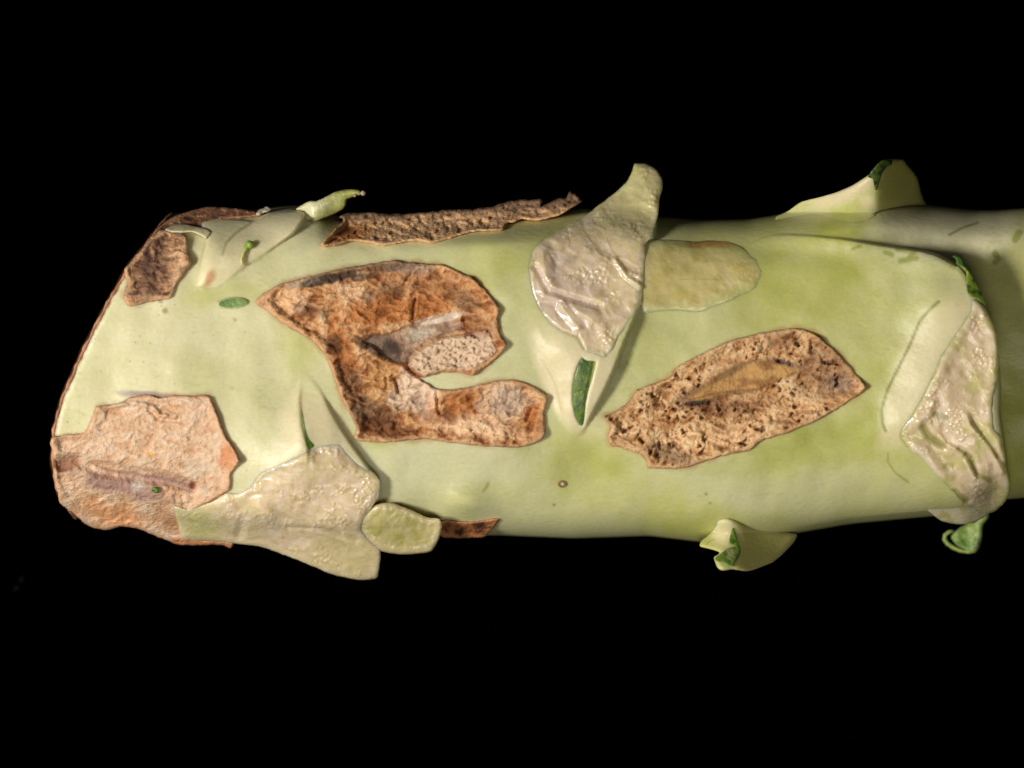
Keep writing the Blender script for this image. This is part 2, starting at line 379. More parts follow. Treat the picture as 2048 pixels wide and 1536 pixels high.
def zsurf(x, y):
    '''stem skin together with the raised leaf base that wraps the right end'''
    z = zb(x, y); q = (x > 1420) & (x < 2040)
    if q.any():
        a, b = x[q], y[q]; sd = poly_sdf(a, b, FL)[0]
        top = zm(a, b) + hfl(a, b) - 12 * sstep(2, 15, poly_sdf(a, b, np.array(P8))[0])
        edge = sstep(-1.5, 3.5, sd) * (1 - .06 * sstep(14, 0, sd) * sstep(1600, 1800, a))
        z = z.copy(); z[q] = z[q] + (top - z[q]) * edge
    return z + wedges(x, y)

# skin pigment
PALE = S(224, 219, 181); BLOOM = S(209, 207, 166); GREEN = S(188, 189, 104); DEEP = S(150, 162, 62); CREAM = S(226, 214, 178)
def skin(x, y, d=None):
    n = fbm(x, y, 170, 4, 21); n2 = fbm(x * 0.55, y, 60, 4, 22)
    g = sstep(700, 1700, x) * 0.55 + 0.24 * n + 0.14 * n2 + 0.05
    g = g + 0.45 * blob(x, y, 1000, 520, 150, 50, -20, 0.4, 31) + 0.5 * blob(x, y, 1160, 930, 90, 70, 20, 0.4, 32)
    g = g + 0.4 * blob(x, y, 1660, 885, 190, 45, -10, 0.4, 33) + 0.3 * blob(x, y, 1600, 570, 190, 80, 0, 0.4, 34)
    g = g + 0.45 * blob(x, y, 460, 590, 90, 25, 0, 0.5, 35) + 0.35 * blob(x, y, 590, 690, 30, 60, -20, 0.5, 36)
    g = g + 0.4 * blob(x, y, 760, 900, 50, 60, 0, 0.4, 37) + 0.35 * blob(x, y, 1380, 1040, 120, 50, 15, 0.4, 38)
    g = g - 0.5 * blob(x, y, 800, 930, 220, 40, 0, 0.4, 39) - 0.35 * blob(x, y, 1620, 990, 240, 45, -3, 0.4, 40)
    g = g + 0.5 * blob(x, y, 1690, 450, 60, 30, -15, 0.4, 41) - 0.9 * blob(x, y, 1880, 460, 150, 50, 4, 0.3, 42)
    g = g - 0.35 * blob(x, y, 1830, 560, 110, 50, 15, 0.4, 43) + 0.4 * blob(x, y, 2030, 850, 60, 120, 0, 0.3, 44)
    c = mix(np.broadcast_to(PALE, x.shape + (3,)), BLOOM, sstep(300, 900, x)); c = mix(c, S(226, 220, 186), blob(x, y, 1930, 460, 160, 50, 4, .2, 45) * .8)
    c = mix(c, GREEN, g); c = mix(c, DEEP, (g - 0.75) * 0.8)
    # rubbed streaks where the bloom is gone
    st = ridged(x * 0.25, y, 26, 3, 61); c = mix(c, GREEN * 0.92, sstep(0.72, 0.95, st) * 0.35 * sstep(0.0, 0.6, fbm(x, y, 120, 2, 63) + 0.2))
    # specks
    b1, _ = worley(x, y, 24, 71); sp = _hash(np.floor(x / 24), np.floor(y / 24), 72)
    left = sstep(760, 300, x)
    c = mix(c, S(120, 105, 50), sstep(0.085, 0.03, b1) * (sp > 0.9 - 0.2 * left) * (0.2 + 0.35 * left) * sp)
    for (sx, sy, r, k) in ((1412, 988, 3, .7), (1108, 1010, 3, .5), (330, 622, 6, .6), (322, 602, 5, .5), (470, 640, 4, .4), (1420, 1006, 3, .5)):
        c = mix(c, S(110, 92, 36), blob(x, y, sx, sy, r, r, 0, 0.3, 73, 0.5) * k)
    for pts, w in ((((968, 982), (976, 966)), 6), (((1795, 498), (1830, 500), (1815, 520), (1832, 516), (1800, 522)), 9), (((1900, 470), (1925, 455), (1955, 445)), 5), (((1990, 505), (1996, 518), (1990, 525)), 10), (((1720, 492), (1705, 498)), 6), (((1770, 505), (1785, 510)), 8), (((2030, 480), (2040, 465)), 12)):
        c = mix(c, DEEP * 0.9, sstep(0.2, 0.7, stroke(x + 3 * fbm(x, y, 20, 3, 5), y, pts, w)) * 0.7)
    c = mix(c, S(150, 120, 140), blob(x, y, 300, 790, 60, 7, 4, 0.3, 75, 0.5) * 0.7)
    # brown dried margin of the cut end
    e = x - left_x(y)
    c = mix(c, S(150, 95, 62), sstep(9, 2, e + 4 * fbm(x, y, 14, 3, 77)))
    c = mix(c, CREAM, blob(x, y, 1180, 850, 40, 40, 0, 0.3, 78) * 0.3)
    return c

def skin_all(x, y):
    c = skin(x, y)
    q = box(x, y, W1c)
    if q.any():
        a, b = x[q], y[q]; sd = poly_sdf(a, b, W1c)[0]
        c[q] = mix(c[q], CREAM, blob(a, b, 1140, 770, 115, 130, 0, .2, 301) * 1.0 * sstep(0, 10, sd) * sstep(-10, 8, h1(a, b)))
        c[q] = mix(c[q], S(150, 140, 60), stroke(a, b, t5([(270, 1080), (310, 1150), (335, 1200), (365, 1330)]), 2.5) * .3)
    q = box(x, y, W2c)
    if q.any():
        a, b = x[q], y[q]; sd = poly_sdf(a, b, W2c)[0]
        c[q] = mix(c[q], CREAM, .85 * blob(a, b, 625, 880, 130, 130, 0, .1, 361) * sstep(0, 8, sd) * sstep(-8, 8, h2(a, b)))
    for P, k in ((FB, .55), (FA, .7)):
        q = box(x, y, P)
        if q.any():
            a, b = x[q], y[q]; sd = poly_sdf(a, b, P)[0]
            c[q] = mix(c[q], S(230, 218, 182), k * sstep(-2, 6, sd) * (1 - .5 * sstep(0, .5, fbm(a, b, 46, 3, 443))))
            c[q] = mix(c[q], S(178, 150, 100), .4 * np.exp(-(sd / 2.5) ** 2) * sstep(-.1, .5, fbm(a, b, 30, 2, 447)))
    q = box(x, y, FA)
    if q.any():
        a, b = x[q], y[q]
        c[q] = mix(c[q], S(190, 128, 78), blob(a, b, 420, 556, 9, 16, 20, .4, 444) * .7)
        c[q] = mix(c[q], S(120, 130, 60), sstep(0, .9, stroke(a, b, t12([(1050, 660), (1090, 540), (1200, 430), (1340, 340)]), 5)) * .5)
    for P in (P5, P6, P3, P1):
        q = box(x, y, P, 14)
        if q.any():
            a, b = x[q], y[q]; sd = poly_sdf(a, b, np.array(P))[0]
            c[q] = mix(c[q], S(178, 132, 78), sstep(-11, 0, sd + 5 * fbm(a, b, 24, 3, 79)) * .55 * sstep(-.4, .5, fbm(a, b, 90, 2, 80)))
            c[q] = mix(c[q], S(120, 76, 46), sstep(0, 4, sd))
    return c
def cfl(x, y, d):
    c = skin_all(x, y); cx = np.interp(y, [500, 600, 700, 800, 900], [1925, 1895, 1850, 1815, 1800]); base = c
    c = mix(c, CREAM, sstep(-62, -30, x - cx) * sstep(545, 640, y + (x - 1900) * .8) * sstep(925, 860, y) * .8)
    ln = t7([(985, 800), (930, 850), (890, 900), (840, 1020), (780, 1140), (730, 1240), (703, 1330), (705, 1400), (720, 1440)])
    c = mix(c, S(124, 128, 22), sstep(0, .6, stroke(x, y, ln, 4.2)) * .8)
    c = mix(c, S(150, 150, 50), sstep(0, .6, stroke(x, y, t8([(1215, 510), (1210, 560), (1260, 630), (1340, 690)]), 3)) * .6)
    return mix(base, c, sstep(-2, 2, poly_sdf(x, y, FL)[0])) if (x.max() > 1700) else base

# ---------------------------------------------------------------- the setting
def cloth():
    n = 60; g = np.linspace(-0.6, 0.6, n); X, Y = np.meshgrid(g, g)
    Z = -0.0008 + 0.0007 * noise(X * 1000, Y * 1000, 160, 4)
    V = np.stack([X.ravel(), Y.ravel(), np.minimum(Z, -0.0002).ravel()], -1)
    i = np.arange(n * n).reshape(n, n)
    F = np.stack([i[:-1, :-1].ravel(), i[:-1, 1:].ravel(), i[1:, 1:].ravel(), i[1:, :-1].ravel()], -1)
    m = bpy.data.materials.new('black_velvet'); m.use_nodes = True; b = m.node_tree.nodes['Principled BSDF']
    tc = m.node_tree.nodes.new('ShaderNodeTexCoord'); nz = m.node_tree.nodes.new('ShaderNodeTexNoise'); nz.inputs['Scale'].default_value = 3000
    cr = m.node_tree.nodes.new('ShaderNodeValToRGB'); cr.color_ramp.elements[0].color = (0.00002, 0.00002, 0.00002, 1); cr.color_ramp.elements[1].color = (0.00012, 0.00011, 0.0001, 1)
    m.node_tree.links.new(tc.outputs['Object'], nz.inputs['Vector']); m.node_tree.links.new(nz.outputs['Fac'], cr.inputs[0]); m.node_tree.links.new(cr.outputs[0], b.inputs['Base Color'])
    b.inputs['Roughness'].default_value = 1; b.inputs['Specular IOR Level'].default_value = 0
    o = finish('black_cloth', V, F, np.zeros((n * n, 3)), m); o['kind'] = 'structure'
    return o
cloth()

# ---------------------------------------------------------------- the stem
root = bpy.data.objects.new('vegetable_stem', None); col.objects.link(root); root.empty_display_size = 0.02
root['label'] = 'thick pale green vegetable stem with brown corky scars and cut leaf stubs on black'
root['category'] = 'vegetable stem'

def sink(X, Y):
    r = np.zeros(X.shape)
    for P in (P5, P6, P3, P1):
        P = np.array(P); q = (X > P[:, 0].min()) & (X < P[:, 0].max()) & (Y > P[:, 1].min()) & (Y < P[:, 1].max())
        r[q] = np.maximum(r[q], 34 * sstep(5, 16, poly_sdf(X[q], Y[q], P)[0]))
    return r
def zlimb(X, Y, vv):
    low = rad(X) * prof(vv) + bumps(X, Y) * sstep(1.0, 0.8, np.abs(vv))
    lift = zsurf(X, Y) - zb(X, Y)
    return low + lift * sstep(1.0, .96, np.abs(vv)) - sink(X, Y) * sstep(.97, .9, np.abs(vv))
def build_body():
    # front half: dense; back half: coarser
    th = np.concatenate([np.linspace(0, np.pi, 301), np.linspace(np.pi, 2 * np.pi, 101)[1:-1]])
    nv = len(th); v = -np.cos(th)                       # -1 top edge .. 1 bottom edge
    front = th <= np.pi + 1e-6
    u = np.concatenate([np.linspace(0, .868, 520)[:-1], np.linspace(.868, .945, 105)[:-1], np.linspace(.945, 1, 40)]); nu = len(u)
    s = (v + 1) / 2
    lx = np.full(nv, 200.0)
    for _ in range(30):
        y = ytop(lx) * (1 - s) + ybot(lx) * s; lx = 0.5 * lx + 0.5 * left_x(y)
    X = lx[None, :] + (2140 - lx)[None, :] * u[:, None]
    X = np.concatenate([X, np.repeat((2140 + np.arange(1, 13) * 40.0)[:, None], nv, 1)]); nu = len(X)
    Y = ytop(X) * (1 - s)[None, :] + ybot(X) * s[None, :]
    vv = np.broadcast_to(v, X.shape)
    R = rad(X); Z = zlimb(X, Y, vv)
    back = -np.minimum(R, ZB) * prof(vv)
    Z = np.where(front[None, :], Z, back)
    e = (X - lx[None, :]); Z = np.where(front[None, :], Z - 5 * np.clip(1 - e / 16, 0, 1) ** 2, Z)
    P = W(X, Y, Z).reshape(-1, 3); C = cfl(X, Y, None).reshape(-1, 3)
    i = np.arange(nu * nv).reshape(nu, nv); j = np.roll(i, -1, 1)
    F = np.stack([i[:-1].ravel(), i[1:].ravel(), j[1:].ravel(), j[:-1].ravel()], -1)
    F = F.tolist() + [i[-1].tolist()]
    o = finish('stem', P, F, C, M_SKIN, root)
    # dried end face
    rings = 10; ring0 = np.stack([X[0], Y[0], Z[0]], -1); c0 = ring0.mean(0) + np.array([30, 0, 0])
    Vs = []; Cs = []
    for k in range(rings + 1):
        f = k / rings; q = ring0 * (1 - f) + c0 * f
        q[:, 0] += 6 * fbm(q[:, 1], q[:, 2], 40, 3, 88) * np.sin(np.pi * min(1, f + .15))
        Vs.append(W(q[:, 0], q[:, 1], q[:, 2])); Cs.append(mix(np.broadcast_to(S(196, 168, 120), (nv, 3)), S(140, 92, 58), 0.5 + 0.6 * fbm(q[:, 1], q[:, 2], 60, 3, 89) + (0.5 if k < 2 else 0)))
    i = np.arange((rings + 1) * nv).reshape(rings + 1, nv); j = np.roll(i, -1, 1)
    F = np.stack([i[:-1].ravel(), j[:-1].ravel(), j[1:].ravel(), i[1:].ravel()], -1)
    finish('cut_end', np.concatenate(Vs), F, np.concatenate(Cs), M_SCAB, o)
    # thin shrivelled lip round the visible half of the cut
    k = np.where(front)[0][::3]
    px, py, pz = X[0][k], Y[0][k], Z[0][k]
    w = fbm(py, px, 30, 3, 90)
    tube('cut_rim', o, np.stack([px + 1.5 + w * 3.5, py, pz + 1 + 2 * w], -1), np.clip(2.8 + 3.2 * fbm(py, px, 16, 3, 92), .9, 7), mix(np.broadcast_to(S(170, 112, 78), (len(k), 3)), S(205, 150, 120), 0.5 + fbm(py, px, 22, 2, 91)), M_SCAB, 7)
    return o
stem = build_body()

# ---------------------------------------------------------------- corky scars
TAN = S(214, 168, 124); PINK = S(224, 186, 152); RUST = S(176, 104, 48); DARK = S(74, 48, 36); BLACK = S(38, 32, 32); GREY = S(158, 140, 128); WHITE = S(226, 208, 190); OCHRE = S(196, 150, 84); WARM = S(140, 82, 44)

def rim(d, w=7.0, hr=10.0, inner=4.0, iw=26.0):
    """height profile from the torn edge inwards: rounded lip, then a sunken floor"""
    a = np.clip(d / w, 0, 1); up = hr * np.sqrt(np.clip(1 - (1 - a) ** 2, 0, 1))
    return up * (1 - sstep(w, iw, d)) + inner * sstep(w, iw, d)

def relief(x, y, seed, ang=0.0, el=.5):
    '''fibrous cork: warped ridges, lumps and fine grain, about -1..1'''
    a = math.radians(ang); u = x * math.cos(a) + y * math.sin(a); v = -x * math.sin(a) + y * math.cos(a)
    wu = u + 9 * fbm(x, y, 40, 3, seed); wv = v + 9 * fbm(x, y, 40, 3, seed + 3)
    rg = ridged(wu * el, wv, 17, 3, seed + 5) * 2 - 1.1
    return np.clip(.55 * fbm(x, y, 52, 3, seed + 9) + .42 * rg + .38 * fbm(wu * .8, wv, 13, 3, seed + 12, .6), -1.2, 1.2)
RAMP_X = np.array([-.9, -.45, -.1, .25, .7])
def ramp(r, cols):
    C = np.array(cols); return np.stack([np.interp(r, RAMP_X, C[:, k]) for k in range(3)], -1)
def tint(c, colr, k):
    '''stain that keeps the grain below it'''
    l = np.clip((c @ np.array([.3, .6, .1])) / .34, .35, 1.9)[..., None]
    return mix(c, np.clip(np.asarray(colr) * (.45 + .55 * l), 0, 1), k)
CORK = [S(92, 50, 28), S(156, 96, 54), S(206, 150, 100), S(224, 178, 132), S(240, 212, 180)]
PALEC = [S(128, 88, 62), S(186, 138, 102), S(218, 174, 138), S(228, 194, 164), S(238, 216, 194)]
def corky(x, y, d, seed, amp=1.0):
    r = relief(x, y, seed); return sstep(2, 14, d) * amp * 7 * r, r, fbm(x, y, 13, 3, seed + 1), fbm(x, y, 60, 3, seed)
def wob(x, y): return np.clip(1.15 + 1.1 * fbm(x, y, 55, 3, 777), .45, 3)

def scab(name, outline, zfun, cfun, label=None, thick=26, ragged=2.2, step=2.2, seed=1, parent=None):
    def cdes(x, y, d):
        return cfun(x, y, d * wob(x, y))
    o = sheet(name, parent or root, outline, lambda x, y, d: zfun(x, y, d * wob(x, y)), cdes, thick, M_SCAB, step, ragged, True, seed)
    if label: o['label'] = label
    return o

# --- the big hooked scar in the middle
def t3(pts): return tr(R3[0], R3[1], pts)
TONG = t3([(900, 760), (1000, 640), (1120, 570), (1250, 520), (1400, 510)])
TP = np.array(t3([(770, 640), (830, 600), (930, 590), (1040, 545), (1160, 505), (1290, 470), (1375, 505), (1420, 560), (1330, 590), (1200, 640), (1110, 700), (1060, 780), (960, 770), (900, 720), (840, 670)]))
def tongue(x, y): return sstep(-3, 5, poly_sdf(x + 3 * fbm(x, y, 16, 3, 99), y, TP)[0])
def island(x, y):
    P = np.array(t3([(1060, 790), (1100, 720), (1200, 650), (1330, 600), (1450, 590), (1560, 560), (1600, 640), (1620, 700), (1540, 770), (1450, 820), (1300, 815), (1150, 855)]))
    return sstep(-3, 4, poly_sdf(x, y, P)[0])
def z5(x, y, d):
    c, rg, fine, big = corky(x, y, d, 101, 1.0)
    ip = sstep(.15, .5, fbm(x, y * 1.2, 9, 3, 105))
    isl = island(x, y); tg = tongue(x, y) * (1 - isl)
    h = rim(d, 6, 10, -1, 30) + c
    h = h - 10 * tg + 0.75 * tg * -c + 9 * isl - 5 * isl * ip
    h = h - 10 * stroke(x, y, t3([(1060, 800), (1080, 740), (1160, 670), (1280, 610), (1400, 590)]), 8)
    h = h - 12 * stroke(x, y, t3([(1050, 800), (1110, 850), (1160, 880)]), 7)
    h = h - 7 * stroke(x, y, t3([(1105, 370), (1095, 430), (1090, 490)]), 5) - 7 * stroke(x, y, t3([(1240, 960), (1245, 1060), (1260, 1090)]), 5)
    h = h - 9 * stroke(x, y, t3([(980, 880), (1000, 960)]), 6) - 7 * stroke(x, y, t3([(920, 860), (925, 930)]), 5)
    h = h - 10 * stroke(x, y, t3([(1415, 500), (1425, 570), (1500, 600)]), 9) - 9 * stroke(x, y, t3([(1840, 1070), (1810, 1130)]), 7)
    # small upturned flakes on the right margin
    for q in ((1620, 430), (1670, 660), (1475, 248), (1930, 985), (1922, 1235), (1470, 845), (975, 132)):
        (qx, qy), = t3([q]); h = h + 8 * np.exp(-((x - qx) ** 2 + (y - qy) ** 2) / 260.0)
    return zb(x, y) + np.maximum(h, -16)
def c5(x, y, d):
    r = relief(x, y, 101); n2 = fbm(x, y, 20, 4, 112, 0.6)
    c = ramp(r * .75 - .03 + .22 * fbm(x, y, 9, 3, 115) + .15 * fbm(x, y, 90, 2, 114), CORK)
    def B(px, py, rx, ry, rot, colr, k, sd):
        (qx, qy), = t3([(px, py)]); nonlocal c
        c = tint(c, colr, np.clip(1.35 * blob(x, y, qx, qy, rx / 3.15, ry / 3.15, rot, 0.6, sd, .45), 0, 1) * k)
    B(560, 245, 190, 28, -12, BLACK, .9, 120); B(790, 235, 120, 22, -8, BLACK, .7, 121); B(860, 170, 300, 26, -4, DARK, .75, 122); B(400, 270, 120, 18, -14, GREY, .8, 123)
    B(1100, 250, 250, 60, 5, WARM, .5, 124); B(940, 330, 80, 60, 0, DARK, .55, 125); B(1400, 370, 100, 60, 20, DARK, .55, 126); B(1050, 180, 140, 40, 0, GREY, .5, 127)
    B(440, 450, 110, 40, 10, DARK, .5, 128); B(350, 380, 80, 60, 0, PINK, .7, 129); B(720, 340, 110, 60, 20, PINK, .5, 130); B(980, 440, 330, 80, -6, RUST, .75, 131)
    B(640, 680, 70, 150, -20, RUST, .8, 132); B(600, 660, 50, 50, 0, DARK, .7, 133); B(700, 900, 60, 120, -25, DARK, .6, 134); B(820, 1100, 150, 90, 30, DARK, .65, 135); B(900, 1180, 160, 60, 10, S(110, 58, 26), .8, 136)
    B(860, 660, 100, 60, -10, BLACK, .75, 137); B(770, 640, 60, 30, 20, DARK, .7, 138)
    B(900, 900, 90, 130, 0, OCHRE, .3, 139); B(1100, 980, 150, 110, 15, WHITE, .55, 140); B(1400, 1030, 160, 80, 0, RUST, .6, 141); B(1680, 1020, 150, 110, 0, PINK, .85, 142); B(1700, 1010, 110, 80, 0, GREY, .55, 143)
    B(1500, 1180, 250, 60, 5, PINK, .6, 144); B(1830, 1110, 40, 60, 0, RUST, .8, 145); B(1250, 1120, 120, 40, 0, WARM, .6, 146); B(240, 390, 90, 70, -30, TAN, .8, 147); B(640, 800, 60, 200, -25, WARM, .4, 148)
    tg = tongue(x, y); isl = island(x, y)
    c = tint(c, S(178, 150, 130), tg * (1 - isl) * .8)
    tgn = tg * (1 - isl)
    c = tint(c, S(112, 80, 66), tgn * sstep(-0.1, 0.4, fbm(x, y, 40, 3, 150)) * .7)
    B(1140, 590, 70, 35, -15, S(200, 185, 165), .8, 151); B(960, 700, 60, 60, 0, BLACK, .6, 152)
    B(1250, 500, 130, 22, -12, WHITE, .9, 153)
    ip = sstep(.15, .5, fbm(x, y * 1.2, 9, 3, 105))
    c = mix(c, S(232, 208, 184), isl * .7); c = mix(c, S(120, 72, 44), isl * ip * sstep(-.3, .2, fbm(x, y, 40, 2, 155)) * .7)
    B(1520, 540, 90, 70, 30, S(120, 70, 40), .5, 154)
    c = mix(c, S(222, 178, 140), sstep(9, 3, d + 4 * n2) * .5); c = mix(c, S(160, 96, 58), sstep(2.2, .3, d) * .25)
    for pts, w in ((t3([(1105, 370), (1090, 490)]), 4), (t3([(980, 880), (1000, 960)]), 5), (t3([(1050, 800), (1110, 850), (1160, 880)]), 5)):
        c = mix(c, S(112, 50, 24), stroke(x, y, pts, w) * .9)
    return c
scab('corky_scar', P5, z5, c5, 'large hooked rust brown corky scar with a grey tongue', seed=5)

# --- spongy oval scar
CORE = np.array(t6([(640, 600), (760, 510), (900, 430), (1060, 350), (1200, 335), (1330, 370), (1440, 420), (1300, 480), (1150, 550), (1000, 570), (850, 600), (720, 640)]))
def sponge(x, y):
    wx = x + 5 * fbm(x, y, 30, 3, 161); wy = y + 5 * fbm(x, y, 30, 3, 162)
    mask = sstep(-.25, .35, fbm(x, y, 70, 3, 165))
    for q, rr in (((1320, 200), 45), ((1560, 250), 90), ((1100, 320), 40), ((700, 490), 110), ((430, 580), 100), ((400, 720), 60), ((620, 800), 90), ((560, 980), 120), ((260, 780), 90), ((1420, 560), 90), ((480, 930), 60), ((1650, 400), 120), ((900, 720), 90)):
        (qx, qy), = t6([q]); mask = np.maximum(mask, np.exp(-((x - qx) ** 2 + (y - qy) ** 2) / (rr / 3.4) ** 2))
    core = sstep(-4, 6, poly_sdf(x, y, CORE)[0] + 3 * fbm(x, y, 26, 3, 166))
    pit = sstep(.22, .5, fbm(wx, wy * 1.15, 9, 3, 163)) * (.35 + .65 * mask) * (1 - core)
    PIT = sstep(.30, .55, fbm(wx, wy, 17, 2, 164)) * sstep(.35, .8, mask) * (1 - core)
    return pit, PIT, core, mask
def z6(x, y, d):
    c, rg, fine, big = corky(x, y, d, 171, .7)
    pit, PIT, core, mask = sponge(x, y); f = sstep(3, 12, d)
    h = rim(d, 6, 9, -2, 36) + c - f * (6 * pit + 10 * PIT)
    h = h * (1 - core) + core * (-3 + 4 * big + 2 * (x - 1490) / 100)
    h = h - 8 * stroke(x, y, t6([(620, 650), (700, 640), (800, 620)]), 9)
    for q in ((1880, 525), (100, 728), (1560, 180)):
        (qx, qy), = t6([q]); h = h + 9 * np.exp(-((x - qx) ** 2 + (y - qy) ** 2) / 200.0)
    return zsurf(x, y) + np.maximum(h, -16)
def c6(x, y, d):
    pit, PIT, core, mask = sponge(x, y)
    n = fbm(x, y, 50, 5, 181, .6); n2 = fbm(x, y, 16, 4, 182, .6)
    c = ramp(relief(x, y, 171) * .85, [S(110, 68, 40), S(172, 118, 72), S(216, 168, 118), S(232, 192, 146), S(244, 218, 182)])
    def B(px, py, rx, ry, rot, colr, k, sd):
        (qx, qy), = t6([(px, py)]); nonlocal c
        c = tint(c, colr, blob(x, y, qx, qy, rx / 3.41, ry / 3.41, rot, 0.5, sd) * k)
    B(1600, 400, 170, 180, 30, S(120, 84, 60), .6, 183); B(1700, 500, 90, 60, 0, GREY, .5, 184); B(1300, 210, 120, 60, 0, S(110, 66, 42), .5, 185)
    B(850, 660, 250, 60, 5, S(120, 74, 50), .65, 186); B(560, 990, 160, 50, 20, DARK, .6, 187); B(1060, 640, 200, 80, 0, S(176, 130, 92), .5, 188)
    B(620, 880, 140, 70, 10, S(232, 190, 144), .7, 189); B(1000, 860, 200, 60, -8, S(236, 192, 146), .7, 190); B(1350, 700, 220, 50, -15, S(226, 182, 136), .6, 191)
    c = mix(c, S(128, 80, 48), pit * .7); c = mix(c, S(92, 56, 36), PIT * .7)
    cc = mix(np.broadcast_to(S(204, 158, 98), x.shape + (3,)), S(150, 100, 60), sstep(-.1, .5, fbm(x * .5, y, 26, 4, 192)) * .8)
    c = mix(c, cc, core); c = mix(c, S(104, 66, 44), core * (1 - core) * 2.2 * sstep(-.2, .4, fbm(x, y, 40, 2, 198)))
    B(720, 635, 110, 16, -8, S(52, 46, 48), .95, 193); B(700, 560, 120, 30, -28, S(104, 66, 44), .7, 194); B(1330, 360, 110, 22, 18, S(86, 62, 56), .8, 195); B(960, 420, 120, 24, -28, S(100, 66, 46), .6, 196)
    c = mix(c, S(120, 76, 44), stroke(x, y, t6([(690, 610), (850, 570), (1000, 550), (1150, 540), (1300, 470)]), 4) * .7)
    c = mix(c, S(228, 182, 138), sstep(10, 3, d + 4 * n2) * .45); c = mix(c, S(160, 98, 60), sstep(2, .3, d) * .2)
    B(105, 725, 22, 14, 0, S(60, 40, 30), .9, 197)
    return c
scab('corky_scar', P6, z6, c6, 'spongy oval tan scar full of small pits', seed=6)

# --- pale scar at the lower left end
def groove3(x, y): return stroke(x, y, t2([(110, 550), (230, 530), (340, 580), (560, 610), (750, 640), (890, 690)]), 22)
def z3(x, y, d):
    c, rg, fine, big = corky(x, y, d, 201, .85)
    h = rim(d, 6, 11, 4, 26) + c * .8 - 18 * sstep(0, .8, groove3(x, y)) + 6 * stroke(x, y, t2([(400, 690), (560, 720), (660, 740)]), 20)
    h = h + 9 * stroke(x, y, t2([(440, 205), (560, 195), (660, 215), (700, 265), (790, 280)]), 7) - 7 * stroke(x, y, t2([(640, 230), (690, 285), (800, 295)]), 7)
    h = h + 6 * stroke(x, y, t2([(1030, 240), (1080, 370), (1165, 528)]), 10) - 9 * stroke(x, y, t2([(860, 660), (895, 695)]), 9)
    h = h - 6 * stroke(x, y, t2([(790, 740), (800, 800)]), 5) - 6 * stroke(x, y, t2([(835, 740), (840, 790)]), 5)
    for q in ((1165, 528), (335, 215), (65, 420)):
        (qx, qy), = t2([q]); h = h + 9 * np.exp(-((x - qx) ** 2 + (y - qy) ** 2) / 220.0)
    return zb(x, y) + np.maximum(h, -16)
def c3(x, y, d):
    _, rg, fine, big = corky(x, y, d, 201)
    n = fbm(x, y, 55, 5, 211, .6); n2 = fbm(x, y, 14, 4, 212, .6)
    c = ramp(relief(x, y, 201) * .55 + .18 + .25 * fbm(x, y, 9, 3, 205), PALEC)
    c = mix(c, S(120, 84, 66), sstep(.1, .9, stroke(x, y + 3 * fbm(x, y, 20, 2, 206), t2([(300, 545), (420, 590), (600, 612), (760, 640), (880, 680)]), 7)) * .6)
    def B(px, py, rx, ry, rot, colr, k, sd):
        (qx, qy), = t2([(px, py)]); nonlocal c
        c = tint(c, colr, blob(x, y, qx, qy, rx / 2.93, ry / 2.93, rot, 0.5, sd) * k)
    B(480, 680, 260, 50, 14, S(150, 118, 108), 1, 213); B(700, 645, 220, 34, 10, S(158, 126, 112), 1, 214); B(160, 550, 90, 40, -10, S(140, 100, 80), 1, 215)
    B(890, 675, 18, 26, 0, S(104, 40, 16), .95, 216); B(640, 490, 20, 14, 20, S(216, 160, 70), .8, 217); B(570, 680, 40, 30, 0, S(220, 205, 195), .6, 218)
    B(430, 840, 220, 60, 12, S(206, 142, 92), .7, 219); B(1090, 500, 50, 70, 0, S(190, 110, 60), .6, 220); B(800, 900, 80, 60, 30, S(150, 100, 60), .5, 221); B(900, 580, 80, 50, 0, S(190, 172, 150), .7, 222)
    c = mix(c, S(232, 176, 132), sstep(10, 3, d + 4 * n2) * .45); c = mix(c, S(176, 104, 66), sstep(2.2, .3, d) * .2)
    return c
scab('corky_scar', P3, z3, c3, 'pale pinkish corky scar at the cut end with a grey furrow', seed=7, thick=60)

# --- small scar at the upper left
def z1(x, y, d):
    c, rg, fine, big = corky(x, y, d, 231, 1.1)
    h = rim(d, 6, 10, 5, 24) + c
    for q in ((870, 470), (730, 300), (840, 330), (500, 520)):
        (qx, qy), = t1([q]); h = h + 10 * np.exp(-((x - qx) ** 2 + (y - qy) ** 2) / 200.0)
    return zb(x, y) + h
def brown(seed, base, dark, edge, amt=.8):
    def f(x, y, d):
        _, rg, fine, big = corky(x, y, d, seed)
        n = fbm(x, y, 34, 5, seed + 7, .6); n2 = fbm(x, y, 13, 4, seed + 8, .6)
        c = ramp(rg, [dark * .7, dark, base * .85, base * 1.1, S(236, 204, 172)])
        c = tint(c, dark * 1.3, sstep(-.1, .45, n) * amt * .6 * sstep(4, 20, d))
        c = mix(c, edge, sstep(9, 2, d + 3 * n2) * .7); return mix(c, S(150, 92, 56), sstep(2, .3, d) * .2)
    return f
BR1 = brown(241, S(200, 152, 112), S(110, 76, 62), S(222, 180, 140))
scab('corky_scar', P1, z1,
     lambda x, y, d: mix(mix(BR1(x, y, d), S(78, 52, 46), blob(x, y, 303, 545, 30, 48, 25, .5, 245) * .75), S(226, 188, 148), blob(x, y, 357, 540, 10, 45, 12, .5, 246) * .6), 'small dark brown scar on the slanted cut end', seed=8)
